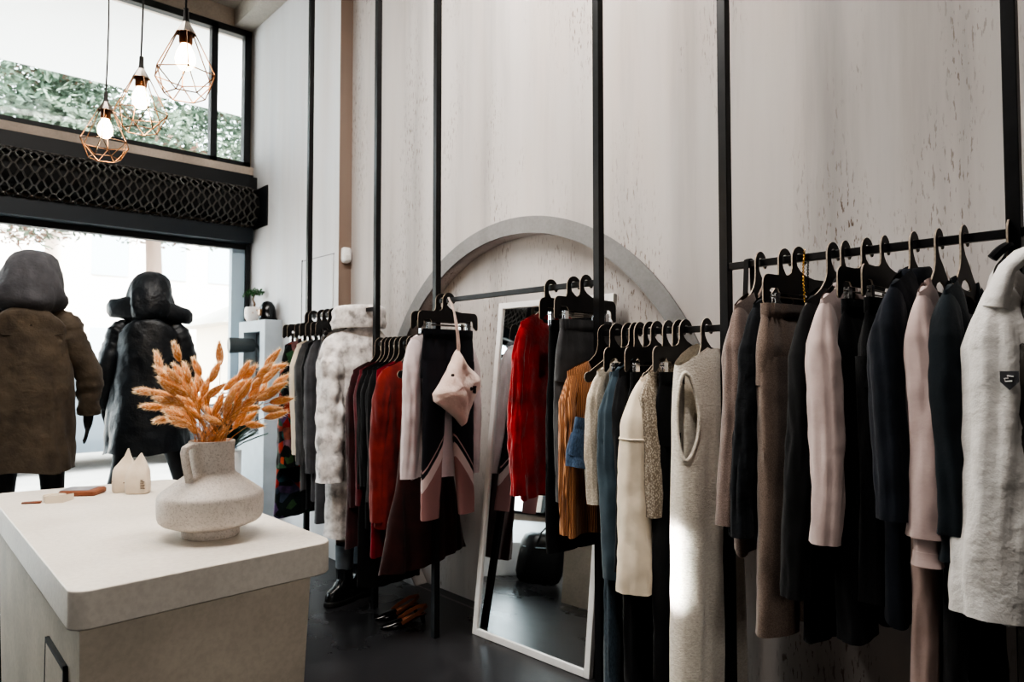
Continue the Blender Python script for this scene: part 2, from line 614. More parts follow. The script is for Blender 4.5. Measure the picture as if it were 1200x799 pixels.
# ------------------------------------------------------------------ clothes rack
RX, ZH, ZL = 2.31, 1.87, 1.645
POSTS = (.489, 1.378, 1.997, 3.20, 3.846, 4.80)
rack = thing('clothes_rack', 'tall black steel clothes rack along the plaster wall', 'clothes rack', (RX, 2.6, 0))
for y in POSTS:
    bevel(MB().box((-.0175, y - 2.6 - .0175, 0), (.0175, y - 2.6 + .0175, ZC)).build('post', M['steel'], rack, smooth=False), .002)
for i, z in enumerate((ZH, ZL, ZH, ZL, ZH)):
    bevel(MB().box((-.0125, POSTS[i] - 2.6 + .017, z - .0125), (.0125, POSTS[i + 1] - 2.6 - .017, z + .0125)).build('hanging_rail', M['steel'], rack, smooth=False), .002)
bevel(MB().box((-.0125, -2.6 - 1.2, ZH - .0125), (.0125, POSTS[0] - 2.6 - .017, ZH + .0125)).build('hanging_rail', M['steel'], rack, smooth=False), .002)


# ------------------------------------------------------------------ hangers
def hook_loop(tail):
    """outline of the flat plywood hook; stem on the -x side, open towards +x. tail: points from right of hole round to the left stem"""
    ro, ri = .044, .0215
    outer = [(ro * math.cos(R_(a)), .003 + ro * math.sin(R_(a))) for a in range(-5, 181, 12)]
    inner = [(ri * math.cos(R_(a)), .003 + ri * math.sin(R_(a))) for a in range(180, -6, -12)]
    tip = [(.041, -.008), (.034, -.012), (.026, -.009)]
    return inner + list(reversed(tip)) + outer + tail


def arcpts(cx, cz, r, a0, a1, n=5):
    return [(cx + r * math.cos(R_(a0 + (a1 - a0) * k / n)), cz + r * math.sin(R_(a0 + (a1 - a0) * k / n))) for k in range(n + 1)]


def hanger_mesh(kind):
    m = MB()
    if kind == 'shoulder':
        tail = [(-.044, -.04), (-.047, -.062), (-.058, -.085), (-.085, -.112), (-.13, -.139), (-.16, -.158)]
        tail += arcpts(-.165, -.180, .022, 100, 280, 6)
        tail += [(-.13, -.192), (-.09, -.172), (-.05, -.161), (0, -.158), (.05, -.161), (.09, -.172), (.13, -.192)]
        tail += arcpts(.165, -.180, .022, 260, 440, 6)
        tail += [(.16, -.158), (.12, -.133), (.075, -.100), (.035, -.066), (.0, -.042), (-.015, -.022)]
        hole = [(-.055, -.140), (-.035, -.120), (0, -.110), (.035, -.120), (.055, -.140), (.03, -.1445), (0, -.1455), (-.03, -.1445)]
        m.prism([hook_loop(tail), hole], .0048, 0, 1)
    else:
        tail = [(-.044, -.03), (-.05, -.047), (-.066, -.056), (-.10, -.06)]
        tail += arcpts(-.182, -.09, .03, 90, 180, 5)
        tail += arcpts(-.202, -.148, .010, 180, 300, 4)
        tail += [(-.178, -.14), (-.176, -.112), (-.165, -.104), (-.13, -.104), (-.12, -.118), (.12, -.118), (.13, -.104), (.165, -.104), (.176, -.112), (.178, -.14)]
        tail += arcpts(.202, -.148, .010, 240, 360, 4)
        tail += arcpts(.182, -.09, .03, 0, 90, 5)
        tail += [(.09, -.06), (.04, -.052), (.005, -.038), (-.014, -.022)]
        m.prism([hook_loop(tail)], .0048, 0, 1)
    return m.build('hanger_plate', [M['hanger'], M['ply']], None, angle=30).data


_h = {}
for k in ('shoulder', 'clip'):
    me = hanger_mesh(k)
    _h[k] = me
for o in list(COL.objects):
    if o.name.startswith('hanger_plate'):
        bpy.data.objects.remove(o)
m = MB()
m.tube([(-.165, 0, -.133), (.165, 0, -.133)], .0028, 6)
_bar = m.build('clip_bar', M['chrome_dim'])
bar_me = _bar.data; bpy.data.objects.remove(_bar)
m = MB()
for s in (-1, 1):
    m.box((-.012, s * .006 - .0025, -.047), (.012, s * .006 + .0025, .012))
m.tube([(-.013, 0, 0), (.013, 0, 0)], .006, 8)
_c = m.build('clip', M['chrome'], smooth=False)
clip_me = _c.data; bpy.data.objects.remove(_c)


def hanger(y, zr, kind, label, rot=0, group=None):
    """kind: shoulder or clip"""
    t = thing('clothes_hanger', label, 'hanger', (RX, y, zr - .0125 + .006), rot, group)
    o = bpy.data.objects.new('plate', _h[kind]); COL.objects.link(o); o.parent = t
    if kind == 'clip':
        o = bpy.data.objects.new('clip_bar', bar_me); COL.objects.link(o); o.parent = t
        for s in (-1, 1):
            c = bpy.data.objects.new('clip', clip_me); COL.objects.link(c); c.parent = t
            c.location = (s * .14, 0, -.133)
    return t


# ------------------------------------------------------------------ garments
def ridge(v):
    return max(0.0, 1 - abs(v) * 2.6) ** 2


def fold_body(u, s, z, seed):
    """sharp hanging folds: long vertical creases plus small diagonal wrinkles"""
    sd = seed * 3.17 + (5 if s > 0 else 0)
    a = ridge(noise.noise(Vector((u * 1.9, z * .75, sd))))
    b = noise.noise(Vector((u * 4.2 + z * 1.2, z * 1.1, sd + 9)))
    c = noise.noise(Vector((u * 5 + z * 5, z * 8 - u * 3, sd + 21)))
    return -1.0 * a + .55 * b + .28 * c


def fold_tube(th, z, seed):
    c, s = math.cos(th), math.sin(th)
    a = ridge(noise.noise(Vector((c * 1.15, s * 1.15, z * 1.6 + seed * 2.3))))
    b = noise.noise(Vector((c * 2.0 + seed, s * 2.0, z * 3.2)))
    d = noise.noise(Vector((c * 2.2 + z * 9, s * 2.2 - z * 5, z * 13 + seed)))
    return -.75 * a + .5 * b + .38 * d


def sgnpow(c, p):
    return math.copysign(abs(c) ** p, c)


def body_mesh(ws, z0, drop, hem, wh=None, d0=.014, d1=.045, dh=None, amp=.012, nf=3.2, neck=(.075, .07, .02), seed=0, mfn=None, quilt=None, n=64, rows=44, wrink=.006, armhole=0, mid=None, hemwave=.01, hw_skew=0):
    wh = wh or ws
    dh = dh or d1
    rnd = random.Random(seed)
    ph = [rnd.uniform(0, 6.28) for _ in range(8)]
    m = MB()
    rg = []
    for j in range(rows + 1):
        t = j / rows
        if mid:
            wt = ws + (mid - ws) * min(1, t / .5) if t < .5 else mid + (wh - mid) * (t - .5) / .5
        else:
            wt = ws + (wh - ws) * t
        dep = d0 + (d1 - d0) * min(1, (t / .16)) ** .6
        if t > .16:
            dep = d1 + (dh - d1) * (t - .16) / .84
        A = amp * (.25 + .75 * t)
        row = []
        for i in range(n):
            th = 2 * PI * i / n
            c, s = math.cos(th), math.sin(th)
            x = wt * sgnpow(c, .72)
            xs = ws * sgnpow(c, .72)
            zs = z0 - drop * (abs(xs) / ws) ** 1.35
            if abs(xs) < neck[0]:
                k = 1 - (xs / neck[0]) ** 2
                zs -= (neck[1] if s < 0 else neck[2]) * k ** .6
            zh = hem + hemwave * math.sin(3 * th + ph[0]) + hw_skew * x
            z = zs + (zh - zs) * t
            y = dep * sgnpow(s, .8)
            u = x / ws
            fold = A * (math.sin(nf * u * 2 + ph[1] + .8 * t) + .6 * math.sin(nf * 3.7 * u + ph[2] - 1.2 * t))
            y += fold * .45 * min(1, t * 3)
            y += math.copysign(1, s) * abs(s) ** .5 * wrink * 2.4 * fold_body(u * ws * 6, s, z, seed) * min(1, .15 + t * 3)
            x += .5 * wrink * noise.noise(Vector((s * 3 + 7, z * 11, seed))) * abs(c)
            if quilt:
                q = abs(math.sin(PI * z / quilt[0]))
                f = 1 + quilt[1] * (q ** .5 - .6)
                y *= f; x *= 1 + quilt[1] * .16 * (q ** .5 - .6)
            row.append((x, y, z))
        rg.append(row)
    m.rings(rg, False, False, 0, mfn)
    if armhole:
        # cut a real opening facing the room and roll its edge
        zc, zr_ = z0 - drop - .03 - armhole * .5, armhole * .5
        tc, tr = PI + .42, .42

        def inside(f):
            i0 = min(f); j, i = i0 // n, i0 % n
            q = sum(m.v[k][2] for k in f) / 4
            th = 2 * PI * (i + .5) / n
            return ((q - zc) / zr_) ** 2 + ((th - tc) / tr) ** 2 < 1
        keep = [k for k, f in enumerate(m.f) if not inside(f)]
        m.f = [m.f[k] for k in keep]; m.m = [m.m[k] for k in keep]
        rim = []
        for k in range(48):
            a = 2 * PI * k / 48
            th = tc + tr * 1.04 * math.cos(a); zz = zc + zr_ * 1.03 * math.sin(a)
            i = int(round(th / (2 * PI) * n)) % n
            col = min(range(rows + 1), key=lambda j: abs(rg[j][i][2] - zz))
            u_ = th / (2 * PI) * n; i0 = int(u_) % n; i1 = (i0 + 1) % n; fr = u_ - int(u_)
            p = Vector(rg[col][i0]).lerp(Vector(rg[col][i1]), fr); rim.append((p.x, p.y, zz))
        m.tube(rim, .007, 8, closed=True)
        m.rings([[(p[0] * .78, p[1] * .30, p[2] - .012) for p in r] for r in rg], False, False)
    # inside shell so that the open neck and hem show lining
    return m


def sleeve_mesh(sx, ws, ztop, zend, rx=.052, ry=.047, r1=.7, lean=(0, 0), seed=0, n=36, rows=52, wrink=.10, quilt=None, mfn=None, flare=0, bell=0):
    rnd = random.Random(seed * 7 + int(sx) + 11)
    ph = [rnd.uniform(0, 6.28) for _ in range(5)]
    m = MB()
    rg = []
    L = ztop - zend
    for j in range(rows + 1):
        t = (j / rows) ** 1.15
        z = ztop - L * t
        dome = min(1, (L * t) / .07)
        k = math.sqrt(max(.02, 1 - (1 - dome) ** 2))
        ky = max(.10, min(1, (L * t) / .19)) ** .62
        rr = (1 + (r1 - 1) * t + bell * math.sin(PI * min(1, t * 1.0)) ** 2)
        cx = sx * (ws - .050 + .046 * min(1, t * 5) + .0 * t + lean[0] * t)
        cy = lean[1] * t + .012 * math.sin(4 * t + ph[0]) - .012 * math.sin(ph[0])
        row = []
        for i in range(n):
            th = 2 * PI * i / n
            f = 1 + wrink * 2.2 * fold_tube(th, z, seed + sx) * min(1, .2 + t * 4)
            if quilt:
                f *= 1 + quilt[1] * (abs(math.sin(PI * z / quilt[0])) ** .5 - .6)
            row.append((cx + k * rx * rr * f * math.cos(th), cy + ky * ry * rr * f * math.sin(th), z + .010 * (1 - k) * math.cos(th) * sx))
        rg.append(row)
    m.rings(rg, True, False, 0, mfn)
    # turned-in end
    last = rg[-1]
    c = [sum(p[a] for p in last) / n for a in range(3)]
    m.rings([last, [(c[0] + (p[0] - c[0]) * .86, c[1] + (p[1] - c[1]) * .86, p[2] + .03) for p in last], [(c[0] + (p[0] - c[0]) * .3, c[1] + (p[1] - c[1]) * .3, p[2] + .035) for p in last]], False, True)
    return m, rg[-1], rg


def band(ring, h, k0=.8, k1=.8, mi=0, flare=1.0):
    """ribbed cuff: closes a ring to a narrower band below it"""
    n = len(ring)
    c = [sum(p[a] for p in ring) / n for a in range(3)]
    out = []
    for z, k in ((.004, 1.0), (-.006, k0), (-h * .5, k0 * .98), (-h, k1 * flare), (-h + .002, k1 * flare * .9), (-h * .5, k1 * .85)):
        out.append([(c[0] + (p[0] - c[0]) * k * (1 + .012 * math.sin(14 * 2 * PI * i / n)), c[1] + (p[1] - c[1]) * k, c[2] + (p[2] - c[2]) * .2 + z) for i, p in enumerate(ring)])
    m = MB(); m.rings(out, False, True, mi)
    return m


def top(y, zr, label, cat, name, mat, hem, sl=None, ws=.195, dz=.088, drop=.075, rot=0, seed=0, group=None, lining=None, cuff=None, sl_r=(.052, .047), sl_r1=.72, lean=(0, 0), collar=None, hanger_label=None, hgroup=None, sl_mat=None, hk='shoulder', buttons=None, extra=None, wrink=.10, bell=0, sides=(-1, 1), seam=None, **kw):
    """a top, dress or coat on a shoulder hanger; sl: z of the sleeve ends (None: sleeveless)"""
    t = thing(name, label, cat, (RX, y, zr), rot, group)
    z0 = -dz
    b = body_mesh(ws, z0, drop, hem - zr, seed=seed, **kw)
    b.build('body', [mat] + ([lining] if lining else []), t, angle=80)
    if sl is not None:
        for sx in sides:
            sm, last, allr = sleeve_mesh(sx, ws, z0 - drop + .012, sl - zr + (cuff[0] if cuff else 0) + (0 if sx < 0 else -.01), sl_r[0], sl_r[1], sl_r1, lean, seed, wrink=wrink, quilt=kw.get('quilt'), bell=bell)
            so = sm.build('sleeve', sl_mat or mat, t, angle=80)
            if seam:
                rr = min(allr, key=lambda r: abs(r[0][2] - seam))
                m = MB(); m.tube(rr, .0042, 6, closed=True); m.build('seam', sl_mat or mat, so)
            if cuff:
                band(last, cuff[0], cuff[1], cuff[2]).build('cuff', cuff[3] or mat, so, angle=70)
    if collar == 'crew':
        m = MB()
        nw = kw.get('neck', (.075, .07, .02))
        pts = []
        for k in range(36):
            a = 2 * PI * k / 36
            x = nw[0] * math.cos(a)
            f = 1 - (x / nw[0]) ** 2
            dpt = (nw[1] if math.sin(a) < 0 else nw[2]) * f ** .6
            pts.append((x, .012 * math.sin(a) * 1.25, z0 - .075 * (nw[0] / ws) ** 1.35 - dpt + .004))
        m.tube(pts, .0085, 6, closed=True)
        m.build('collar', cuff[3] if cuff and cuff[3] else mat, t)
    elif collar == 'stand':
        m = MB()
        rg = []
        for z, r in ((-.045, .088), (-.02, .080), (.006, .072), (.012, .064), (-.02, .06)):
            rg.append([(r * 1.15 * math.cos(2 * PI * k / 28) * (1 + .05 * math.sin(5 * k)), .55 * r * math.sin(2 * PI * k / 28), z0 + z - .02 + .010 * math.cos(2 * PI * k / 28)) for k in range(28)])
        m.rings(rg, False, False)
        m.build('collar', mat, t)
    elif collar == 'lapel':
        for sx in (-1, 1):
            m = MB()
            d = -.030
            prof = [(.045, .015), (.085, -.02), (.10, -.10), (.055, -.16), (.012, -.26), (.02, -.12), (.035, -.03)]
            m.prism([[(sx * a, z0 - .01 + c) for a, c in prof]], .007, fn=lambda a, c, q: (a, d - .10 * min(.25, max(0, z0 - c)) + q, c))
            m.build('lapel', mat, t)
    if buttons:
        for k in range(buttons[0]):
            z = z0 - buttons[1] - k * buttons[2]
            m = MB()
            m.rings([[(.01 + .009 * math.cos(2 * PI * q / 12), yy, z + .009 * math.sin(2 * PI * q / 12)) for q in range(12)] for yy in (-.050, -.062)], True, True)
            m.build('button', buttons[3], t)
    if hanger_label:
        hanger(y, zr, hk, hanger_label, rot, hgroup)
    return t


def trousers(y, zr, label, mat, hem, waist=.16, hip=.20, ztop=-.168, legr=(.095, .085), thick=.035, gap=.012, rot=0, seed=0, group=None, name='trousers', band_mat=None, matfn=None, mats=None, hanger_label=None, hgroup=None, crotch=.27, lean=0, gather=False, cat='trousers', leg_parts=True, wrink=.005):
    t = thing(name, label, cat, (RX, y, zr), rot, group)
    rnd = random.Random(seed)
    ph = [rnd.uniform(0, 6.28) for _ in range(6)]
    n = 56
    rg = []
    zc = ztop - crotch
    for j in range(17):
        q = j / 16
        z = ztop + (zc - ztop) * q
        w_ = waist + (hip - waist) * math.sin(PI / 2 * min(1, q * 1.3))
        d = .014 + (thick - .014) * min(1, q * 2)
        row = []
        for i in range(n):
            th = 2 * PI * i / n
            c, s = math.cos(th), math.sin(th)
            x = w_ * sgnpow(c, .75)
            yy = d * sgnpow(s, .8) + .006 * q * math.sin(9 * x / w_ + ph[0])
            if gather:
                yy += .004 * math.sin(60 * x / w_ * .8) * (1 - q)
            yy += math.copysign(1, s) * abs(s) ** .5 * wrink * 2.2 * fold_body(x / w_ * 1.1, s, z, seed) * (.3 + .7 * q)
            row.append((x, yy, z + .01 * q * math.cos(2 * th)))
        rg.append(row)
    m = MB()
    m.rings(rg, True, True, 0, matfn)
    for sx in (-1, 1):
        rr = []
        n2 = 30
        for j in range(61):
            q = j / 60
            z = (zc + .10) + (hem - zr - zc - .10) * q
            r = legr[0] + (legr[1] - legr[0]) * q
            cx = sx * (hip - legr[0] * (1 - .0 * q)) * (1 + lean * q) if gap == 0 else sx * (hip - legr[0] + gap * q)
            row = []
            for i in range(n2):
                th = 2 * PI * i / n2
                c, s = math.cos(th), math.sin(th)
                f = 1 + .10 * q * math.sin(3 * th + ph[3] + q) + 24 * wrink * fold_tube(th, z, seed + sx)
                # pressed front crease
                row.append((cx + r * sgnpow(c, .8) * f, (thick * (.85 + .25 * q)) * sgnpow(s, .9) * f + .008 * math.sin(4 * q + ph[4] + sx), z))
            rr.append(row)
        m.rings(rr, True, True, 0, matfn)
    m.build('legs', mats or [mat], t, angle=70)
    # waistband
    rg2 = []
    for z, k in ((.004, 1.0), (.004, 1.10), (-.018, 1.15), (-.04, 1.16), (-.042, 1.05)):
        rg2.append([(p[0] * (1 + .02 * (k - 1)), p[1] * k + math.copysign(.003 if k > 1 else 0, p[1]), ztop + z) for p in rg[2]])
    mb = MB(); mb.rings(rg2, True, False)
    mb.build('waistband', band_mat or (mats[0] if mats else mat), t, angle=60)
    if hanger_label:
        hanger(y, zr, 'clip', hanger_label, rot, hgroup)
    return t


# ------------------------------------------------------------------ textiles
T = dict(
    taupe=cloth('taupe_tweed', (152, 134, 126), (104, 90, 84), 'tweed'),
    black_shirt=cloth('black_shirt', (34, 37, 41), (22, 24, 27), 'shell', sheen=.1),
    brown_tweed=cloth('brown_tweed', (154, 136, 124), (104, 90, 82), 'tweed'),
    black=cloth('black_wool', (22, 22, 24), (14, 14, 15), sheen=.12),
    black2=cloth('black_cotton', (27, 28, 31), (18, 18, 20), sheen=.12),
    beige_pink=cloth('pale_mauve_jersey', (190, 172, 168), (172, 154, 150)),
    jeans_black=cloth('black_denim', (30, 31, 33), (17, 17, 18), 'denim', sheen=.1),
    navy=cloth('navy_jersey', (29, 34, 44), (21, 25, 33), sheen=.15),
    pink=cloth('dusty_pink_jersey', (196, 176, 172), (180, 160, 156)),
    pink2=cloth('dusty_pink_crepe', (168, 146, 140), (150, 128, 122)),
    teal_black=cloth('deep_teal_jersey', (34, 42, 48), (25, 31, 36), sheen=.15),
    shell=cloth('pale_grey_shell', (216, 213, 210), (198, 194, 190), 'shell', rough=.6, sheen=0, spec=.35),
    olive=cloth('olive_shell', (78, 72, 66), (54, 50, 46), 'shell', rough=.45, sheen=0, spec=.5),
    rust=cloth('rust_ruched_jersey', (192, 136, 94), (136, 86, 54), 'rib', scale=1.0, bmp=.6),
    denim=cloth('blue_denim', (78, 98, 124), (46, 62, 82), 'denim'),
    denim2=cloth('slate_denim', (76, 92, 104), (50, 62, 72), 'denim'),
    cream_knit=cloth('cream_knit', (232, 222, 208), (196, 184, 166), 'knit'),
    teal=cloth('slate_blue_fleece', (66, 82, 92), (50, 64, 74)),
    beige=cloth('oatmeal_fleece', (228, 214, 194), (212, 198, 178)),
    grey_tweed=cloth('cream_boucle', (206, 196, 180), (128, 116, 102), 'knit', scale=1.0),
    fur=cloth('cream_fleece_fur', (246, 238, 224), (210, 199, 182), 'fur'),
    white_shirt=cloth('pale_lilac_shirt', (228, 216, 218), (212, 200, 202), sheen=.1),
    navy_dark=cloth('navy_track_fabric', (22, 25, 36), (15, 17, 25), sheen=.1),
    track_pink=cloth('mauve_panel', (158, 118, 116), (136, 100, 98)),
    track_white=cloth('pale_panel', (214, 196, 194), (200, 182, 180)),
    red=cloth('red_velvet', (186, 16, 24), (116, 6, 12), 'shell', sheen=.5),
    charcoal=cloth('charcoal_marl', (84, 84, 86), (62, 62, 64)),
    maroon=cloth('dark_maroon_velvet', (66, 26, 30), (38, 14, 17), sheen=.3),
    burgundy=cloth('burgundy_knit', (104, 34, 44), (72, 22, 30)),
    rust_red=cloth('brick_red_wool', (140, 46, 40), (104, 32, 28)),
    crimson=cloth('crimson_crepe', (150, 24, 44), (110, 16, 32)),
    maroon_coat=cloth('maroon_brown_wool', (62, 26, 24), (40, 17, 16)),
    floral=cloth('dark_floral_print', (18, 20, 22), (170, 120, 90), 'floral'),
    floral2=cloth('teal_floral_print', (18, 34, 36), (40, 70, 80), 'floral'),
    grey_coat=cloth('grey_wool', (84, 84, 88), (62, 62, 66)),
    puffer=cloth('marbled_grey_puffer', (232, 228, 226), (204, 199, 197), 'camo', rough=.7, sheen=0),
    parka=cloth('olive_brown_parka', (84, 74, 62), (62, 54, 46), 'shell', rough=.8, sheen=.1, spec=.3),
    parka_in=cloth('charcoal_lining', (80, 80, 84), (60, 60, 64), 'shell', rough=.7, sheen=.1),
    blackcoat=cloth('black_waxed_shell', (28, 33, 39), (16, 19, 23), 'shell', rough=.42, sheen=0, spec=.4),
    canvas=cloth('off_white_tote_canvas', (236, 218, 210), (214, 190, 180), 'shell', sheen=.1),
    pouch=cloth('raw_cotton_pouch', (232, 220, 204), (214, 200, 182)),
)
G1, G2, G3, G4, G5 = ('clothes on the high rail by the camera', 'clothes on the low rail left of the furry vest', 'clothes on the high rail by the mirror',
                      'dark clothes on the far low rail', 'clothes on the far high rail by the window')
H1, H2, H3, H4, H5 = [g.replace('clothes', 'hangers').replace('dark hangers', 'hangers') for g in (G1, G2, G3, G4, G5)]

# ---- high rail nearest the camera
top(1.24, ZH, 'taupe herringbone jacket beside the rack post, farthest on the near high rail', 'jacket', 'herringbone_jacket', T['taupe'], .88, .985, rot=.05, seed=1, group=G1, lean=(.055, .0), d1=.035, sl_r=(.05, .05),
    hanger_label='black hanger holding the taupe herringbone jacket', hgroup=H1, collar='lapel')
top(1.150, ZH, 'black crinkled shirt between the taupe jacket and the brown tweed trousers', 'shirt', 'black_shirt', T['black_shirt'], .93, .955, rot=-.06, seed=2, group=G1, lean=(.055, .0), d1=.04, sl_r=(.056, .05), wrink=.13,
    hanger_label='black hanger holding the black crinkled shirt', hgroup=H1)
tw = trousers(1.10, ZH, 'brown tweed trousers with tied waist clipped to a hanger', T['brown_tweed'], .655, rot=-.10, seed=3, group=G1, thick=.045, legr=(.098, .085), name='tweed_trousers', gather=True,
         hanger_label='black clip hanger holding the brown tweed trousers', hgroup=H1)
tw.location.x -= .05
top(.985, ZH, 'black single-breasted blazer left of the pale mauve sweatshirt', 'blazer', 'black_blazer', T['black'], .66, .80, rot=-.05, seed=4, group=G1, ws=.18, lean=(.055, .0), d1=.05, sl_r=(.058, .058), collar='lapel', buttons=(3, .30, .11, M['chrome_dim']),
    hanger_label='black hanger holding the black blazer', hgroup=H1)
top(.945, ZH, 'pale mauve sweatshirt with a grey neck label, behind black trousers', 'sweatshirt', 'mauve_sweatshirt', T['beige_pink'], .99, .985, rot=.04, seed=5, group=G1, lean=(.055, .0), d1=.045, sl_r=(.05, .055), sl_r1=.85, collar='crew', ws=.2,
    hanger_label='black hanger holding the pale mauve sweatshirt', hgroup=H1, neck=(.08, .09, .02))
trousers(.878, ZH, 'plain black wool trousers clipped right behind the black jeans', T['black2'], .69, rot=-.03, seed=6, group=G1, thick=.04, name='black_trousers',
         hanger_label='black clip hanger behind the black jeans', hgroup=H1)
trousers(.825, ZH, 'black denim jeans clipped to a hanger, left of the navy sweatshirt', T['jeans_black'], .82, rot=.05, seed=7, group=G1, thick=.045, name='black_jeans',
         hanger_label='black clip hanger holding the black jeans', hgroup=H1)
top(.742, ZH, 'navy high-neck sweatshirt left of the dusty pink sweatshirt', 'sweatshirt', 'navy_sweatshirt', T['navy'], .78, 1.085, rot=.02, seed=8, group=G1, lean=(.055, .0), d1=.055, sl_r=(.058, .06), sl_r1=.8, dz=.062, ws=.2, collar='stand', neck=(.06, .02, .0),
    hanger_label='black hanger holding the navy high-neck sweatshirt', hgroup=H1)
top(.675, ZH, 'dusty pink sweatshirt with gathered cuffs near the right end of the rail', 'sweatshirt', 'pink_sweatshirt', T['pink'], 1.04, .975, rot=.03, seed=9, group=G1, lean=(.055, .0), d1=.045, sl_r=(.052, .058), sl_r1=.9, collar='crew', cuff=(.075, .62, .78, None), neck=(.115, .13, .05),
    hanger_label='black hanger holding the dusty pink sweatshirt', hgroup=H1)
trousers(.69, ZH, 'dusty pink wide trousers hanging below the pink sweatshirt', T['pink2'], .06, rot=.03, seed=10, group=G1, thick=.045, legr=(.10, .12), name='pink_trousers', ztop=-.30, waist=.17, gap=-.01)
top(.610, ZH, 'deep teal sweatshirt with wide cuffs beside the pale grey jacket', 'sweatshirt', 'teal_sweatshirt', T['teal_black'], 1.0, 1.0, rot=.02, seed=11, group=G1, lean=(.055, .0), d1=.045, sl_r=(.052, .058), sl_r1=.9, collar='crew', cuff=(.07, .75, .85, None), neck=(.115, .13, .05),
    hanger_label='black hanger holding the deep teal sweatshirt', hgroup=H1)
trousers(.60, ZH, 'black wide trousers hanging below the deep teal sweatshirt', T['black2'], .06, rot=.02, seed=12, group=G1, thick=.045, legr=(.10, .12), name='wide_black_trousers', ztop=-.30, waist=.17, gap=-.01)
jk = top(.50, ZH, 'pale grey shell jacket with folded hood and dark sleeve badge, at the right edge', 'jacket', 'shell_jacket', T['shell'], .86, .885, rot=.06, seed=13, group=G1, lean=(.055, .0), d1=.06, d0=.02, ws=.205, dz=.07, sl_r=(.062, .088), sl_r1=1.05, wrink=.10, neck=(.07, .03, 0),
         hanger_label='black hanger holding the pale grey shell jacket', hgroup=H1)
# folded hood of the shell jacket
jk_inv = (Matrix.Translation(jk.location) @ Matrix.Rotation(.06, 4, 'Z')).inverted()
bandp = [(1262, 300, 1.66), (1238, 288, 1.68), (1212, 284, 1.71), (1190, 293, 1.735), (1172, 310, 1.75), (1160, 334, 1.755), (1153, 358, 1.76)]
bp = [jk_inv @ look(*p) for p in bandp]
m = MB()
rg = []
for k, p in enumerate(bp):
    tn = (bp[min(k + 1, len(bp) - 1)] - bp[max(k - 1, 0)]).normalized()
    vw = Vector((.85, .45, 0)).normalized()
    ud = tn.cross(vw).normalized()
    if ud.z > 0:
        ud = -ud
    wd_ = .050 + .012 * math.sin(k * 1.3)
    rg.append([p + ud * wd_ * u + vw * (.028 * (1 - (2 * u - 1) ** 2) * -1 + th_) for u, th_ in ((0, 0), (.15, 0), (.35, 0), (.6, 0), (.85, 0), (1, 0), (1, .012), (.6, .03), (.3, .03), (0, .012))])
m.rings(rg, True, True)
m.build('hood', T['shell'], jk, angle=50)
m = MB()
m.tube([(-.075 * math.cos(R_(a)), .03 - .03 * math.sin(R_(a)), -.075 + .04 * math.sin(R_(a))) for a in range(0, 181, 12)], .013, 8)
m.build('collar_lining', T['black'], jk)
# badge: shield with a small pale squiggle (like a stitched letter)
bd = MB()
by, bz, bx = -.035, -.40, -.285
bd.prism([[(-.019, .02), (.019, .02), (.019, -.006), (0, -.026), (-.019, -.006)]], .003, fn=lambda a, c, q: (bx + q, by + a, bz + c))
bo = bd.build('badge', plain('badge_grey', (62, 62, 66), .7), jk, smooth=False)
sq = MB()
sq.tube([(bx - .003, by + p[0], bz + p[1]) for p in ((-.009, .007), (.004, .009), (.002, .003), (.010, .002), (.008, -.005), (-.006, -.004))], .0016, 5)
sq.build('emblem', M['white'], bo)
top(.43, ZH, 'long dark olive shiny coat below the pale grey jacket', 'coat', 'olive_coat', T['olive'], .12, .75, rot=.06, seed=14, group=G1, lean=(.055, .0), d1=.06, ws=.2, wh=.25, sl_r=(.055, .06), dz=.10,
    hanger_label='black hanger holding the long dark olive coat', hgroup=H1)

# ---- low rail with the furry vest
top(1.955, ZL, 'rust brown ruched top with gathered sleeves next to the rack post', 'top', 'ruched_top', T['rust'], .80, .80, rot=-.30, seed=21, group=G2, d1=.04, sl_r=(.046, .046), sl_r1=.62, wrink=.22, neck=(.09, .12, .03),
    hanger_label='black hanger holding the rust ruched top', hgroup=H2)
dn = trousers(1.90, ZL, 'blue denim shorts peeping out between the rust top and the cream jumper', T['denim'], 1.05, rot=-.05, seed=22, group=G2, thick=.03, ztop=-.40, waist=.19, hip=.20, crotch=.16, legr=(.1, .1), name='denim_shorts')
dn.location.x += .035; dn.rotation_euler.y = .22
hanger(1.895, ZL, 'shoulder', 'black hanger showing its rounded end above the blue denim shorts', -.12, H2)
top(1.835, ZL, 'cream knitted jumper between blue denim and slate sweatshirt', 'jumper', 'cream_jumper', T['cream_knit'], .98, .955, rot=-.03, seed=23, group=G2, d1=.035, sl_r=(.05, .045), collar='crew',
    hanger_label='black hanger holding the cream knitted jumper', hgroup=H2)
top(1.775, ZL, 'slate blue sweatshirt with long sleeves left of the oatmeal one', 'sweatshirt', 'slate_sweatshirt', T['teal'], .70, .685, rot=.08, seed=24, group=G2, d1=.045, sl_r=(.05, .058), sl_r1=.85, collar='crew',
    hanger_label='black hanger holding the slate blue sweatshirt', hgroup=H2)
trousers(1.80, ZL, 'slate denim jeans with frayed hem under the slate sweatshirt', T['denim2'], .22, rot=.05, seed=25, group=G2, thick=.03, legr=(.09, .085), name='slate_jeans',
         hanger_label='black clip hanger holding the slate denim jeans', hgroup=H2)
top(1.725, ZL, 'black jumper squeezed between slate and oatmeal sweatshirts', 'jumper', 'black_jumper', T['black2'], .66, .72, rot=-.02, seed=26, group=G2, d1=.03, sl_r=(.045, .045),
    hanger_label='black hanger holding the black jumper', hgroup=H2)
trousers(1.69, ZL, 'long black trousers below the oatmeal sweatshirt', T['black2'], .06, rot=.02, seed=27, group=G2, thick=.04, legr=(.10, .10), name='long_black_trousers',
         hanger_label='black clip hanger holding the long black trousers', hgroup=H2)
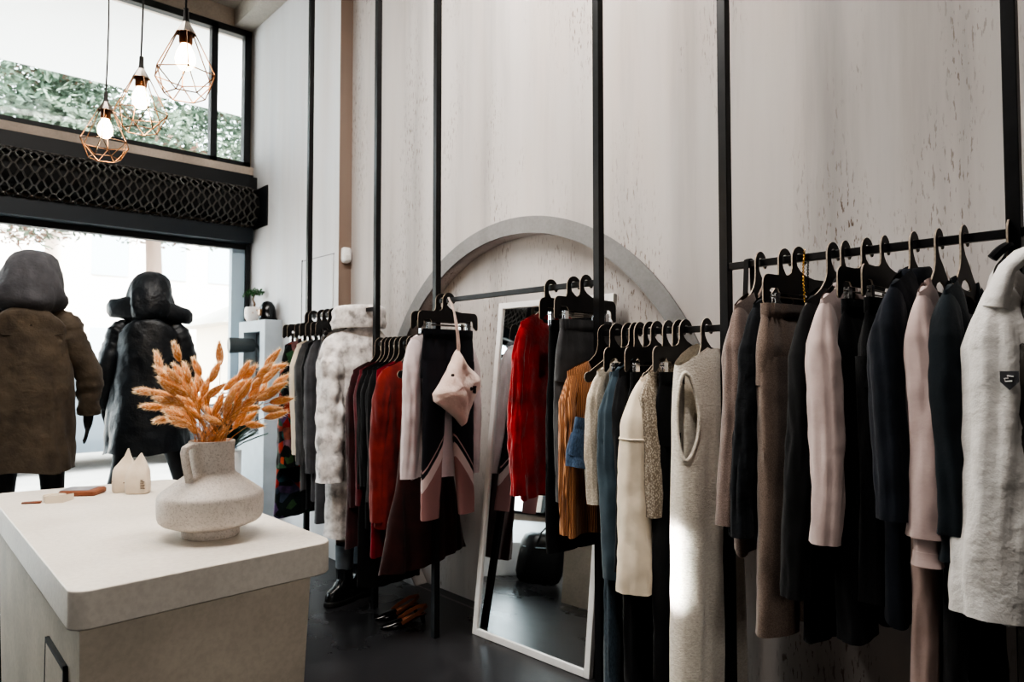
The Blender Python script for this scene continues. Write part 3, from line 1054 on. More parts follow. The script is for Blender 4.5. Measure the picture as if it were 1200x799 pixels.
top(1.635, ZL, 'oatmeal fleece sweatshirt with a raised seam across the sleeve', 'sweatshirt', 'oatmeal_sweatshirt', T['beige'], .69, .67, rot=.06, seed=28, group=G2, seam=-.41, d1=.05, lean=(.02, .03), sl_r=(.06, .066), sl_r1=1.15, ws=.2, collar='crew', dz=.115, neck=(.09, .06, .03),
          hanger_label='black hanger holding the oatmeal fleece sweatshirt', hgroup=H2)
top(1.585, ZL, 'cream and brown boucle knit tucked beside the furry vest', 'cardigan', 'boucle_cardigan', T['grey_tweed'], .93, .95, rot=-.02, seed=29, group=G2, d1=.035, sl_r=(.05, .045),
    hanger_label='black hanger holding the boucle knit', hgroup=H2)
trousers(1.555, ZL, 'black trousers just behind the cream furry vest', T['black2'], .06, rot=.0, seed=30, group=G2, thick=.035, legr=(.10, .10), name='black_trousers',
         hanger_label='black clip hanger behind the furry vest', hgroup=H2)
top(1.462, ZL, 'long cream furry sleeveless vest at the right end of the low rail', 'vest', 'furry_vest', T['fur'], .16, None, rot=.07, seed=31, group=G2, ws=.215, wh=.235, d0=.04, d1=.072, dh=.075, amp=.008, armhole=.30, dz=.055, drop=.085, neck=(.06, .02, 0), wrink=.008,
    hanger_label='black hanger holding the cream furry vest', hgroup=H2)

# ---- high rail by the mirror
top(3.15, ZH, 'pale lilac long-sleeved shirt behind the navy track trousers', 'shirt', 'lilac_shirt', T['white_shirt'], .90, .905, rot=.04, seed=41, group=G3, dz=.165, drop=.05, d1=.03, sl_r=(.058, .04), sl_r1=.95, ws=.215, wh=.20, neck=(.08, .05, .02),
    hanger_label='black clip hanger holding the pale lilac shirt', hgroup=H3, hk='clip')


tm_, nt, b = newmat('track_panels')
b.inputs['Roughness'].default_value = .9
sx_ = N(nt, 'ShaderNodeSeparateXYZ'); nt.links.new(coords(nt), sx_.inputs[0])
ab = N(nt, 'ShaderNodeMath'); ab.operation = 'ABSOLUTE'; nt.links.new(sx_.outputs[0], ab.inputs[0])
ma = N(nt, 'ShaderNodeMath'); ma.operation = 'MULTIPLY_ADD'; ma.inputs[1].default_value = 1.35
nt.links.new(ab.outputs[0], ma.inputs[0]); nt.links.new(sx_.outputs[2], ma.inputs[2])
mr_ = N(nt, 'ShaderNodeMapRange'); mr_.inputs['From Min'].default_value = -1.2; mr_.inputs['From Max'].default_value = -.2
nt.links.new(ma.outputs[0], mr_.inputs['Value'])
r_ = N(nt, 'ShaderNodeValToRGB'); r_.color_ramp.interpolation = 'CONSTANT'
e = r_.color_ramp.elements
e[0].position, e[0].color = 0, srgb((158, 118, 116)); e[1].position, e[1].color = .405, srgb((212, 194, 192))
for p_, c_ in ((.475, (20, 22, 32)), (.505, (190, 160, 158)), (.518, (20, 22, 32))):
    k = e.new(p_); k.color = srgb(c_)
nt.links.new(mr_.outputs[0], r_.inputs['Fac']); nt.links.new(r_.outputs['Color'], b.inputs['Base Color'])
trousers(3.085, ZH, 'navy track trousers with white stripes and mauve lower legs, under the white bag', T['navy_dark'], .685, rot=.05, seed=42, group=G3, thick=.022, waist=.17, hip=.185, legr=(.088, .058), gap=.03,
         name='track_trousers', mats=[tm_], band_mat=T['navy_dark'], hanger_label='black clip hanger holding the navy track trousers', hgroup=H3)
top(2.29, ZH, 'red velvet blouse with long sleeves in front of the mirror', 'blouse', 'red_blouse', T['red'], .915, .93, rot=.02, seed=43, group=G3, d1=.03, sl_r=(.048, .042), sl_r1=.85, ws=.2, dz=.095, wrink=.2, neck=(.09, .08, .03),
    hanger_label='black hanger holding the red velvet blouse', hgroup=H3)
trousers(2.07, ZH, 'charcoal jogging trousers with elastic waist clipped in front of the mirror', T['charcoal'], .93, rot=.04, seed=44, group=G3, thick=.035, gather=True, name='charcoal_trousers',
         hanger_label='black clip hanger holding the charcoal trousers', hgroup=H3)
trousers(2.145, ZH, 'black trousers hanging lower behind the charcoal joggers', T['black2'], .70, rot=-.03, seed=45, group=G3, thick=.03, waist=.15, hip=.16, name='black_trousers', legr=(.08, .09),
         hanger_label='black clip hanger behind the charcoal joggers by the mirror', hgroup=H3)

# ---- far low rail
top(3.79, ZL, 'dark maroon velvet dress nearest the marbled puffer', 'dress', 'maroon_dress', T['maroon'], .42, .66, rot=.02, seed=51, group=G4, d1=.045, wh=.24, sl_r=(.05, .05), hanger_label='black hanger holding the dark maroon dress', hgroup=H4)
top(3.72, ZL, 'burgundy knitted top between maroon and black garments', 'top', 'burgundy_top', T['burgundy'], .64, .68, rot=.04, seed=52, group=G4, d1=.035, sl_r=(.045, .042), hanger_label='black hanger holding the burgundy top', hgroup=H4)
top(3.675, ZL, 'long black dress hanging deepest on the far low rail', 'dress', 'black_dress', T['black'], .20, .78, rot=-.02, seed=53, group=G4, d1=.035, wh=.22, sl_r=(.045, .045), hanger_label='black hanger holding the long black dress', hgroup=H4)
top(3.625, ZL, 'black cotton shirt beside the long black dress', 'shirt', 'black_shirt', T['black2'], .55, .80, rot=.02, seed=54, group=G4, d1=.035, sl_r=(.045, .045), hanger_label='black hanger holding the black cotton shirt', hgroup=H4)
top(3.57, ZL, 'black jacket just left of the brick red coat', 'jacket', 'black_jacket', T['black2'], .50, .72, rot=.03, seed=55, group=G4, d1=.04, sl_r=(.05, .05), collar='lapel', hanger_label='black hanger holding the black jacket', hgroup=H4)
top(3.44, ZL, 'brick red wool jacket left of the pale lilac shirt', 'jacket', 'red_jacket', T['rust_red'], .60, .63, rot=.02, seed=56, group=G4, d1=.05, ws=.21, wh=.25, sl_r=(.06, .055), sl_r1=1.0, hanger_label='black hanger holding the brick red jacket', hgroup=H4)
top(3.515, ZL, 'crimson slip dress whose hem shows below the brick red jacket', 'dress', 'crimson_dress', T['crimson'], .42, None, rot=.0, seed=57, group=G4, d1=.03, wh=.23, hanger_label='black hanger holding the crimson dress', hgroup=H4)
top(3.31, ZL, 'long maroon brown sleeveless dress hanging behind the pale lilac shirt', 'dress', 'maroon_brown_dress', T['maroon_coat'], .40, None, rot=.0, seed=58, group=G4, d1=.05, ws=.13, mid=.17, wh=.29, dh=.07, amp=.02, drop=.03, hanger_label='black hanger holding the long maroon brown dress', hgroup=H4, hw_skew=.12, neck=(.05, .04, .01))

# ---- far high rail
top(4.715, ZH, 'black floral print jacket at the window end of the rack', 'jacket', 'floral_jacket', T['floral'], .80, .80, rot=.10, seed=61, group=G5, d1=.05, ws=.21, sl_r=(.06, .06), sl_r1=1.05, dz=.14, hanger_label='black clip hanger holding the black floral jacket', hgroup=H5, hk='clip')
top(4.775, ZH, 'long teal floral print dress showing below the black floral jacket', 'dress', 'floral_dress', T['floral2'], .45, None, rot=.05, seed=62, group=G5, d1=.05, wh=.26, dz=.14, amp=.02, hanger_label='black clip hanger holding the long teal floral dress', hgroup=H5, hk='clip')
top(4.58, ZH, 'cream long-sleeved blouse between the floral jacket and charcoal coat', 'blouse', 'cream_blouse', T['beige'], .86, .90, rot=.04, seed=63, group=G5, d1=.035, sl_r=(.05, .05), dz=.14, hanger_label='black clip hanger holding the cream blouse', hgroup=H5, hk='clip')
top(4.50, ZH, 'charcoal wool coat right of the cream blouse', 'coat', 'charcoal_coat', T['charcoal'], .66, .84, rot=.03, seed=64, group=G5, d1=.045, sl_r=(.055, .055), dz=.14, hanger_label='black clip hanger holding the charcoal wool coat', hgroup=H5, hk='clip')
top(4.41, ZH, 'black cardigan between charcoal coat and grey coat', 'cardigan', 'black_cardigan', T['black2'], .55, .8, rot=.03, seed=65, group=G5, d1=.04, sl_r=(.05, .05), dz=.14, hanger_label='black clip hanger holding the black cardigan', hgroup=H5, hk='clip')
top(4.33, ZH, 'grey wool coat left of the marbled puffer', 'coat', 'grey_coat', T['grey_coat'], .62, .80, rot=.02, seed=66, group=G5, d1=.045, sl_r=(.058, .058), dz=.13, hanger_label='black clip hanger holding the grey wool coat', hgroup=H5, hk='clip')
trousers(4.26, ZH, 'dark grey frayed trousers beside the marbled puffer', T['grey_coat'], .48, rot=.02, seed=67, group=G5, thick=.04, name='frayed_trousers', hanger_label='black clip hanger holding the frayed trousers', hgroup=H5)
pf = top(4.06, ZH, 'marbled white and grey puffer coat with high collar', 'puffer coat', 'puffer_coat', T['puffer'], .43, .79, rot=.12, seed=68, group=G5, ws=.215, wh=.24, d0=.05, d1=.105, dh=.11, dz=.075, drop=.095, sl_r=(.088, .095), sl_r1=.95, quilt=(.15, .14), neck=(.07, .02, 0), wrink=.13, lean=(.03, -.01),
         hanger_label='black hanger holding the marbled puffer coat', hgroup=H5)
m = MB()
rg = []
for z, k in ((-.14, 1.15), (-.09, 1.22), (-.04, 1.12), (.0, 1.16), (.035, 1.08), (.045, .95), (.03, .85), (-.05, .8)):
    rg.append([(.172 * k * math.cos(2 * PI * q / 36) * (1 + .04 * math.sin(q * 2.1 + z * 30)), .09 * k * math.sin(2 * PI * q / 36), z * .8 - .01 + .012 * math.cos(2 * PI * q / 36 + 1)) for q in range(36)])
m.rings(rg, False, False)
m.build('collar', T['puffer'], pf, angle=80)
for y in (4.20, 4.155, 4.115):
    hanger(y, ZH, 'shoulder', 'black hanger in the tight row left of the puffer collar', .0, 'spare hangers left of the puffer')

# strap and chain looped over the near rail
m = MB()
m.ribbon([(0, .0, .02), (-.018, 0, .014), (-.024, .0, -.06), (-.026, .004, -.16), (-.02, .004, -.24), (.0, .004, -.262), (.02, 0, -.24), (.026, 0, -.12), (.022, 0, 0), (.014, 0, .018)], .018, .003, closed=True)
o = m.build('bag_strap', cloth('black_leather_strap', (44, 42, 42), (30, 29, 29), sheen=0), loc=(RX, 1.285, ZH))
tag(o, 'dark strap looped over the rail beside the rack post', 'strap')
cht = thing('chain_strap', 'gold link chain strap looped over the near high rail', 'chain strap', (RX, 1.072, ZH))
ch, ch2 = MB(), MB()
path = []
for k in range(60):
    a = k / 60
    if a < .5:
        path.append(Vector((-.018 - .012 * math.sin(a * 2 * PI), .0, .02 - .36 * a * 1.0)))
    else:
        path.append(Vector((.018, .004 + .012 * (1 - a), .02 - .36 * (1 - a))))
for k in range(0, 60):
    p = path[k]
    m2 = [(p.x + (.004 if k % 2 else .0015) * math.cos(2 * PI * q / 8), p.y + (.0015 if k % 2 else .004) * math.cos(2 * PI * q / 8), p.z + .0048 * math.sin(2 * PI * q / 8)) for q in range(8)]
    (ch if k < 32 else ch2).tube(m2, .0013, 4, 0, closed=True)
ch.build('gold_chain', M['gold'], cht)
ch2.build('dark_chain', M['steel'], cht)

# white drawstring bag hanging from the track-trousers hanger
bag = thing('drawstring_bag', 'crumpled off-white cotton bag hanging in front of the navy track trousers', 'bag', (2.30, 3.0, 1.395))
m = MB()
rg = []
corner = [(0, .20), (.155, .045), (.165, -.005), (.06, -.20), (.035, -.215), (-.145, -.08), (-.15, -.04)]
cn = []
for i in range(len(corner)):
    a, b = Vector(corner[i]), Vector(corner[(i + 1) % len(corner)])
    for k in range(7):
        q = k / 7
        p = a.lerp(b, q)
        p = p * (1 - .06 * math.sin(PI * q)) if (a - b).length > .1 else p
        cn.append(p)
ks = [.04, .2, .38, .55, .7, .82, .91, .97, 1.0]
for side_ in (-1, 1):
    for k in (ks if side_ < 0 else list(reversed(ks))[1:]):
        row = []
        for p in cn:
            q = p * k
            w1 = noise.noise(Vector((q.x * 9, q.y * 9, 3 + side_))); w2 = ridge(noise.noise(Vector((q.x * 13 + q.y * 9, q.y * 7, 8 + side_))))
            d = .075 * max(0, 1 - k ** 2.4) ** .55
            row.append((q.x * (1 + .04 * w1), side_ * (d * (1 + .35 * w1) - .014 * w2 * min(1, (1 - k) * 6)), q.y * (1 + .03 * w1)))
        rg.append(row)
m.rings(rg, True, True)
m.build('pouch', T['canvas'], bag, angle=80)
m = MB()
m.ribbon([(0, -.01, .17), (-.012, -.02, .27), (-.025, -.01, .40), (-.03, .03, .475), (-.02, .05, .485), (-.005, .03, .44), (.005, 0, .33), (.012, -.01, .22), (.008, -.01, .17)], .012, .003, wdir=(1, .2, 0))
m.build('strap', T['canvas'], bag)
m = MB()   # small printed marks
for c, s in (((-.065, .07), .008), ((.06, -.012), .010)):
    m.lathe([(s, 0), (s, .001)], n=12)
lg = MB()


def markdisc(mb, x, z, r, y=-.078):
    mb.rings([[(x + r * math.cos(2 * PI * k / 12), y + q, z + r * math.sin(2 * PI * k / 12)) for k in range(12)] for q in (0, .012)], True, True)


markdisc(lg, -.07, .062, .007, -.064)
markdisc(lg, .048, -.012, .010, -.071)
lg.box((.064, -.071, -.035), (.070, -.06, 0.002)); lg.box((.074, -.069, -.038), (.080, -.058, -.002)); lg.box((.064, -.071, -.004), (.082, -.06, .002))
lg.build('print', plain('dark_print', (40, 34, 34), .8), bag, smooth=False)

# ------------------------------------------------------------------ leaning mirror
mirror_m = plain('mirror_silver', (232, 238, 240), .015, 1)
A, B = Vector((2.505, 3.105, 0)), Vector((2.558, 2.275, 0))
ax = (B - A).normalized()
WM = (B - A).length
upv = Vector((.20, -.0, 1.875)); HM = upv.length
upv.normalize()
nrm = ax.cross(upv).normalized()
if nrm.x > 0:
    nrm = -nrm
mr = thing('standing_mirror', 'tall white-framed mirror leaning against the arched wall', 'mirror', tuple((A + B) / 2))


def mp(a, u, d):
    return tuple(ax * (a - WM / 2) + upv * u + nrm * d)


def mbox(mb, a0, a1, u0, u1, d0, d1, mi=0):
    v = [mp(a, u, d) for d in (d0, d1) for u in (u0, u1) for a in (a0, a1)]
    mb.add(v, [(0, 1, 3, 2), (4, 6, 7, 5), (0, 4, 5, 1), (2, 3, 7, 6), (0, 2, 6, 4), (1, 5, 7, 3)], mi)


fw = .035
m = MB()
mbox(m, 0, fw, 0, HM, -.02, .012); mbox(m, WM - fw, WM, 0, HM, -.02, .012)
mbox(m, fw, WM - fw, 0, fw, -.02, .012); mbox(m, fw, WM - fw, HM - fw, HM, -.02, .012)
bevel(m.build('mirror_frame', M['white'], mr, smooth=False), .003)
m = MB()
m.add([mp(fw * .9, fw * .9, .0), mp(WM - fw * .9, fw * .9, .0), mp(WM - fw * .9, HM - fw * .9, 0), mp(fw * .9, HM - fw * .9, 0)], [(0, 1, 2, 3)])
m.build('mirror_glass', mirror_m, mr, smooth=False)

# ------------------------------------------------------------------ counter things
vase = thing('ceramic_vase', 'speckled stoneware vase with angled handle on the counter', 'vase', (.808, 2.372, .95))
vm, nt, b = newmat('speckled_stoneware')
v = coords(nt)
vo = N(nt, 'ShaderNodeTexVoronoi'); vo.inputs['Scale'].default_value = 430
nt.links.new(v, vo.inputs['Vector'])
sp = ramp(nt, vo.outputs['Distance'], [(.20, (.22, .19, .17, 1)), (.42, (1, 1, 1, 1))])
sel = ramp(nt, noise_tex(nt, v, 130, 2), [(.46, (0, 0, 0, 1)), (.54, (1, 1, 1, 1))])
base = ramp(nt, noise_tex(nt, v, 7, 5), [(.3, srgb((200, 192, 185))), (.7, srgb((222, 214, 207)))])
mx = N(nt, 'ShaderNodeMixRGB'); mx.blend_type = 'MULTIPLY'
nt.links.new(sel, mx.inputs['Fac']); nt.links.new(base, mx.inputs['Color1']); nt.links.new(sp, mx.inputs['Color2'])
nt.links.new(mx.outputs['Color'], b.inputs['Base Color'])
b.inputs['Roughness'].default_value = .62
bump(nt, b, noise_tex(nt, v, 120, 3), .15, .003)
prof = [(.0, 0), (.084, 0), (.088, .003), (.088, .024), (.091, .029), (.118, .036), (.146, .047), (.156, .055), (.161, .068), (.1625, .09), (.1625, .128), (.161, .137), (.155, .144), (.13, .162), (.10, .1845), (.079, .200), (.073, .206), (.0705, .214), (.0695, .24),
        (.0695, .29), (.072, .302), (.0715, .308), (.067, .310), (.0625, .304), (.0615, .24), (.055, .22)]
MB().lathe(prof, n=64, cap0=False, cap1=True).build('vase_body', vm, vase, angle=60)
hd = Vector((-.88, -.47, 0)).normalized()
hpts = [hd * .066 + Vector((0, 0, .300)), hd * .09 + Vector((0, 0, .307)), hd * .112 + Vector((0, 0, .300)), hd * .117 + Vector((0, 0, .285)), hd * .112 + Vector((0, 0, .25)), hd * .108 + Vector((0, 0, .215)), hd * .112 + Vector((0, 0, .175))]
hpts = [hd * .060 + Vector((0, 0, .296)), hd * .096 + Vector((0, 0, .300)), hd * .112 + Vector((0, 0, .294)), hd * .116 + Vector((0, 0, .280)), hd * .108 + Vector((0, 0, .24)), hd * .098 + Vector((0, 0, .205)), hd * .092 + Vector((0, 0, .18))]
m = MB(); m.ribbon(hpts, .026, .016, wdir=hd.cross(Vector((0, 0, 1))))
o = m.build('handle', vm, vase); bevel(o, .005, 3)

# bunny tail grass: every stalk its own thing
grass_m, nt, b = newmat('orange_seed_head')
g = noise_tex(nt, coords(nt), 160, 3)
nt.links.new(ramp(nt, g, [(.3, srgb((212, 138, 80))), (.7, srgb((244, 192, 134)))]), b.inputs['Base Color'])
b.inputs['Roughness'].default_value = .9
b.inputs['Sheen Weight'].default_value = .6
b.inputs['Subsurface Weight'].default_value = .0
tl = N(nt, 'ShaderNodeBsdfTranslucent'); tl.inputs['Color'].default_value = srgb((255, 214, 160))
mxs = N(nt, 'ShaderNodeMixShader'); mxs.inputs['Fac'].default_value = .22
nt.links.new(b.outputs[0], mxs.inputs[1]); nt.links.new(tl.outputs[0], mxs.inputs[2]); nt.links.new(mxs.outputs[0], nt.nodes['Material Output'].inputs['Surface'])
b.inputs['Subsurface Radius'].default_value = (.02, .01, .004)
hair_m, nt, b = newmat('pale_orange_awns')
b.inputs['Base Color'].default_value = srgb((255, 236, 208)); b.inputs['Roughness'].default_value = .8
tl = N(nt, 'ShaderNodeBsdfTranslucent'); tl.inputs['Color'].default_value = srgb((255, 234, 200))
mxs = N(nt, 'ShaderNodeMixShader'); mxs.inputs['Fac'].default_value = .5
nt.links.new(b.outputs[0], mxs.inputs[1]); nt.links.new(tl.outputs[0], mxs.inputs[2]); nt.links.new(mxs.outputs[0], nt.nodes['Material Output'].inputs['Surface'])
stem_m = plain('straw_stem', (206, 150, 98), .8, var=.2)
heads = []
for s in range(3):
    rnd = random.Random(90 + s)
    m = MB()
    L = (.074, .066, .082)[s]; r = (.0150, .0142, .0148)[s]
    pr = []
    for k in range(11):
        q = k / 10
        pr.append((r * max(.06, math.sin(PI * min(1, .06 + q * .93)) ** .75 * (1 - .35 * q)), L * q))
    m.lathe(pr, n=12)
    for k in range(190):
        q = rnd.uniform(.02, .98); a = rnd.uniform(0, 2 * PI)
        rr = r * math.sin(PI * min(1, .06 + q * .93)) ** .75 * (1 - .35 * q) * .85
        p = Vector((rr * math.cos(a), rr * math.sin(a), L * q))
        d = Vector((math.cos(a), math.sin(a), rnd.uniform(.7, 1.5))).normalized()
        e = p + d * rnd.uniform(.008, .017)
        w = Vector((-math.sin(a), math.cos(a), 0)) * .00085
        m.add([p - w, p + w, e], [(0, 1, 2)], 1)
    o = m.build('seed_head', [grass_m, hair_m], None, angle=80)
    heads.append(o.data)
    bpy.data.objects.remove(o)
HP = [(240, 170, -.35), (355, 110, -.3), (625, 120, .0), (600, 235, .35), (480, 205, -.35), (490, 290, -.1), (415, 240, -.35), (370, 235, -.6), (330, 260, -.8), (265, 250, -.8), (300, 265, -.7), (290, 325, -.7), (330, 305, -1.1),
      (150, 365, -1.5), (240, 378, -1.3), (195, 460, -1.5), (260, 545, -1.75), (370, 560, -1.3), (340, 420, -1.1), (390, 380, -.9), (420, 340, -.6), (475, 410, -.3), (450, 490, -.8), (380, 505, -.9), (440, 570, -.7), (540, 330, .3), (600, 360, .9),
      (680, 440, .05), (670, 500, -.1), (570, 490, -1.0), (570, 540, -1.2), (740, 410, .2), (715, 300, .8), (780, 230, .5), (820, 240, .75), (790, 345, .6), (750, 330, .9), (915, 225, .8), (960, 150, .75), (990, 215, 1.25),
      (1015, 290, .95), (985, 340, 1.1), (850, 350, .5), (900, 350, .3), (890, 385, 1.3), (1020, 420, 1.4), (960, 475, 1.55), (985, 510, 1.3), (815, 470, 1.5), (850, 575, 1.65), (760, 530, .6), (810, 530, .9), (630, 640, .5), (310, 480, -1.2), (520, 340, -.2),
      (360, 290, -.5), (310, 395, -1.2), (270, 420, -1.3), (455, 340, -.2), (330, 500, -1.3), (420, 520, -.8), (505, 420, .2), (620, 440, .4), (700, 395, .5), (830, 420, 1.0), (735, 470, .4), (930, 390, 1.2), (400, 455, -.9), (355, 350, -1.0), (545, 390, .0), (350, 540, -1.2), (300, 440, -1.2), (415, 425, -1.0), (870, 300, .7), (940, 265, .9)]
rnd = random.Random(5)
VC = Vector((.808, 2.372, .95))
for i, (cx, cy, tilt) in enumerate(HP):
    px, py = 140 + cx / 5.327, 390 + cy / 5.327
    dep = 2.30 + rnd.uniform(-.10, .12)
    mid = look(px, py, dep)
    # head direction: tilt in the picture-parallel plane plus a little depth
    d = (cR * math.sin(tilt) + Vector((0, 0, 1)) * math.cos(tilt) + cF * rnd.uniform(-.25, .25)).normalized()
    hl = (.074, .066, .082)[i % 3]
    b0 = mid - d * hl * .5
    mouth = VC + Vector((rnd.uniform(-.045, .045), rnd.uniform(-.045, .045), .305))
    foot = VC + Vector((rnd.uniform(-.03, .03), rnd.uniform(-.03, .03), .226))
    pts = []
    c1 = b0 - d * (b0 - mouth).length * .35
    for k in range(9):
        q = k / 8
        pts.append(mouth * (1 - q) ** 2 + c1 * 2 * q * (1 - q) + b0 * q * q - foot)
    pts = [Vector((0, 0, 0))] + pts
    side = 'leaning left' if px < 222 else ('standing upright' if px < 268 else 'leaning right')
    sm = MB(); sm.tube(pts, .0011, 4)
    so = sm.build('bunny_tail_stalk', stem_m, loc=foot)
    tag(so, 'orange bunny tail grass stalk %s in the stoneware vase' % side, 'dried grass', 'bunny tail grass stalks ' + side, 'thing')
    ho = bpy.data.objects.new('seed_head', heads[i % 3]); COL.objects.link(ho)
    ho.parent = so
    ho.location = b0 - foot - d * .003
    ho.rotation_euler = d.to_track_quat('Z', 'Y').to_euler()

# two little cotton pouches with pointed tops
ink = plain('brown_ink', (120, 104, 92), .9)
for (px, py, lab, rz, hh) in ((163.5, 579, 'front cotton pouch with pointed top, text printed on its corner', .15, .175), (148, 577, 'back cotton pouch with pointed top, left behind the front one', .35, .19)):
    p = look(px, py, 1); t_ = (0.95 - 1.5) / (p.z - 1.5)
    p = CAM + (p - CAM) * t_
    t = thing('cotton_pouch', lab, 'pouch', (p.x, p.y + .03, .95), -YAW + rz)
    m = MB()
    w, d = .047, .032
    rg = []
    for z, fw_, fd, sx in ((0, .92, .9, 0), (.008, 1.02, 1.05, 0), (.05, 1.04, 1.06, 0), (.095, .98, .9, 0), (.108, .92, .66, .002), (.13, .62, .45, .006), (.155, .30, .26, .010), (hh, .05, .06, .012)):
        row = []
        for k in range(28):
            c, s = math.cos(2 * PI * k / 28), math.sin(2 * PI * k / 28)
            row.append((w * fw_ * sgnpow(c, .55) + sx + .002 * noise.noise(Vector((c * 2, s * 2, z * 40))), d * fd * sgnpow(s, .6) + .003 * noise.noise(Vector((c * 3, s * 3, z * 30 + 5))), z))
        rg.append(row)
    m.rings(rg, True, True)
    m.build('pouch_body', T['pouch'], t, angle=70)
    m = MB()
    for k in range(6):
        m.box((.022, -.0352, .024 + k * .007), (.022 + (.018, .014, .017, .012, .016, .010)[k], -.030, .0265 + k * .007))
    m.box((-.047, -.0355, .05), (-.042, -.03, .053))
    m.build('printed_text', ink, t, smooth=False)

# measuring tape coil with a brown leather tab
tp = thing('tape_coil', 'coiled cream measuring tape with brown leather tab on the counter', 'tape', (.535, 3.40, .95), -.55)
m = MB()
sp_ = [((.012 + .0018 * k / 3.0) * math.cos(k * .42) * 1.25, (.012 + .0018 * k / 3.0) * math.sin(k * .42) * 1.05, .0135) for k in range(46)]
sp_ += [(.060, .022, .0135), (.05, -.05, .0135), (-.01, -.062, .0135)]
m.ribbon(sp_, .025, .0022, wdir=(0, 0, 1))
m.build('tape', plain('cream_tape', (226, 214, 196), .7), tp)
m = MB(); m.lathe([(.034, .002), (.036, .004), (.036, .021), (.034, .023)], n=32)
m.build('coil_core', plain('tape_layers', (222, 210, 192), .8), tp)
m = MB(); m.add([(-.035, -.03, .004), (-.03, -.055, .002), (-.10, -.055, .001), (-.105, -.035, .002), (-.035, -.03, .009), (-.03, -.055, .007), (-.10, -.055, .005), (-.105, -.035, .006)],
                [(0, 3, 2, 1), (4, 5, 6, 7), (0, 1, 5, 4), (1, 2, 6, 5), (2, 3, 7, 6), (3, 0, 4, 7)])
m.build('leather_tab', plain('brown_leather', (120, 70, 48), .6, var=.15), tp, smooth=False)

wl = thing('leather_wallet', 'brown leather folder with a grey inset top on the counter', 'wallet', (.652, 3.50, .95), -.62)
m = MB(); slab(m, rrect(-.075, -.058, .075, .058, .012), 0, .024, bev=.006)
m.build('wallet_body', plain('tan_leather', (128, 78, 54), .55, var=.12, bmp=.2, bs=200), wl, angle=30)
m = MB(); slab(m, rrect(-.068, -.05, .045, .052, .006), .0235, .0255, bev=.001)
m.build('inset', plain('grey_inset', (136, 134, 140), .4), wl, angle=30)

# ------------------------------------------------------------------ pendant lamps
bulb_m = emit('bulb_glow', (255, 214, 160), 34)
sock_m = plain('copper_socket', (120, 86, 66), .35, .9)


def pendant(p, s, label, rz):
    t = thing('pendant_lamp', label, 'lamp', tuple(p), rz, 'wire cage pendant lamps')
    m = MB()
    ztop = ZC - p.z
    m.tube([(.004 * math.sin(k * .9), .003 * math.cos(k * 1.1), .02 + (ztop - .02) * k / 14) for k in range(15)], .0032, 6)
    m.build('cord', M['cord'], t)
    m = MB(); m.lathe([(.004, .052), (.0075, .05), (.0085, .018), (.011, 0.006)], n=12)
    m.build('cord_grip', M['cord'], t)
    m = MB(); m.lathe([(.008 * s, .01), (.030 * s, -.030 * s), (.031 * s, -.034 * s)], n=8, cap0=True, cap1=False)
    m.build('cap', M['chrome_dim'], t, angle=20)
    m = MB(); m.lathe([(.019, -.028 * s), (.0205, -.032 * s), (.0205, -.062 * s), (.017, -.068 * s)], n=20)
    m.build('socket', sock_m, t)
    m = MB(); m.lathe([(.013, -.066 * s), (.016, -.075 * s), (.026, -.095 * s), (.0305, -.115 * s), (.028, -.132 * s), (.016, -.147 * s), (.003, -.150 * s)], n=20)
    m.build('bulb', bulb_m, t)
    m = MB()
    n = 6
    top_ = [Vector((.030 * s * math.cos(2 * PI * k / n), .030 * s * math.sin(2 * PI * k / n), -.033 * s)) for k in range(n)]
    midr = [Vector((.097 * s * math.cos(2 * PI * k / n), .097 * s * math.sin(2 * PI * k / n), -.170 * s)) for k in range(n)]
    bot = [Vector((.060 * s * math.cos(2 * PI * (k + .5) / n), .060 * s * math.sin(2 * PI * (k + .5) / n), -.236 * s)) for k in range(n)]
    for k in range(n):
        j = (k + 1) % n
        for a, b in ((top_[k], midr[k]), (midr[k], midr[j]), (midr[k], bot[k]), (midr[j], bot[k]), (bot[k], bot[j]), (top_[k], top_[j])):
            m.tube([a, b], .0019, 6)
    m.build('wire_cage', M['brass'], t)
    L = bpy.data.lights.new('bulb_light', 'POINT'); L.energy = 5; L.color = (1, .72, .42); L.shadow_soft_size = .03
    lo = bpy.data.objects.new('bulb_light', L); COL.objects.link(lo); lo.parent = t; lo.location = (0, 0, -.185 * s)


pendant(look(124, 121, 3.06), 1.04, 'lowest wire cage pendant lamp, farthest over the counter', .2)
pendant(look(165.5, 82, 2.62), .98, 'middle wire cage pendant lamp of the three', .55)
pendant(look(218, 28, 2.24), 1.0, 'highest wire cage pendant lamp, nearest of the three', .32)

# ------------------------------------------------------------------ coat mannequins in the window
mann_m = plain('mannequin_black', (26, 26, 29), .6)


def skin_body(name, joints, edges, parent, mat, root=0):
    me = bpy.data.meshes.new(name)
    me.from_pydata([j[:3] for j in joints], edges, [])
    me.materials.append(mat)
    o = bpy.data.objects.new(name, me); COL.objects.link(o); o.parent = parent
    md = o.modifiers.new('skin', 'SKIN'); md.use_smooth_shade = True
    for i, j in enumerate(joints):
        sv = me.skin_vertices[0].data[i]
        r = j[3]
        sv.radius = r if hasattr(r, '__len__') else (r, r)
        sv.use_root = (i == root)
    s = o.modifiers.new('sub', 'SUBSURF'); s.levels = s.render_levels = 2
    return o


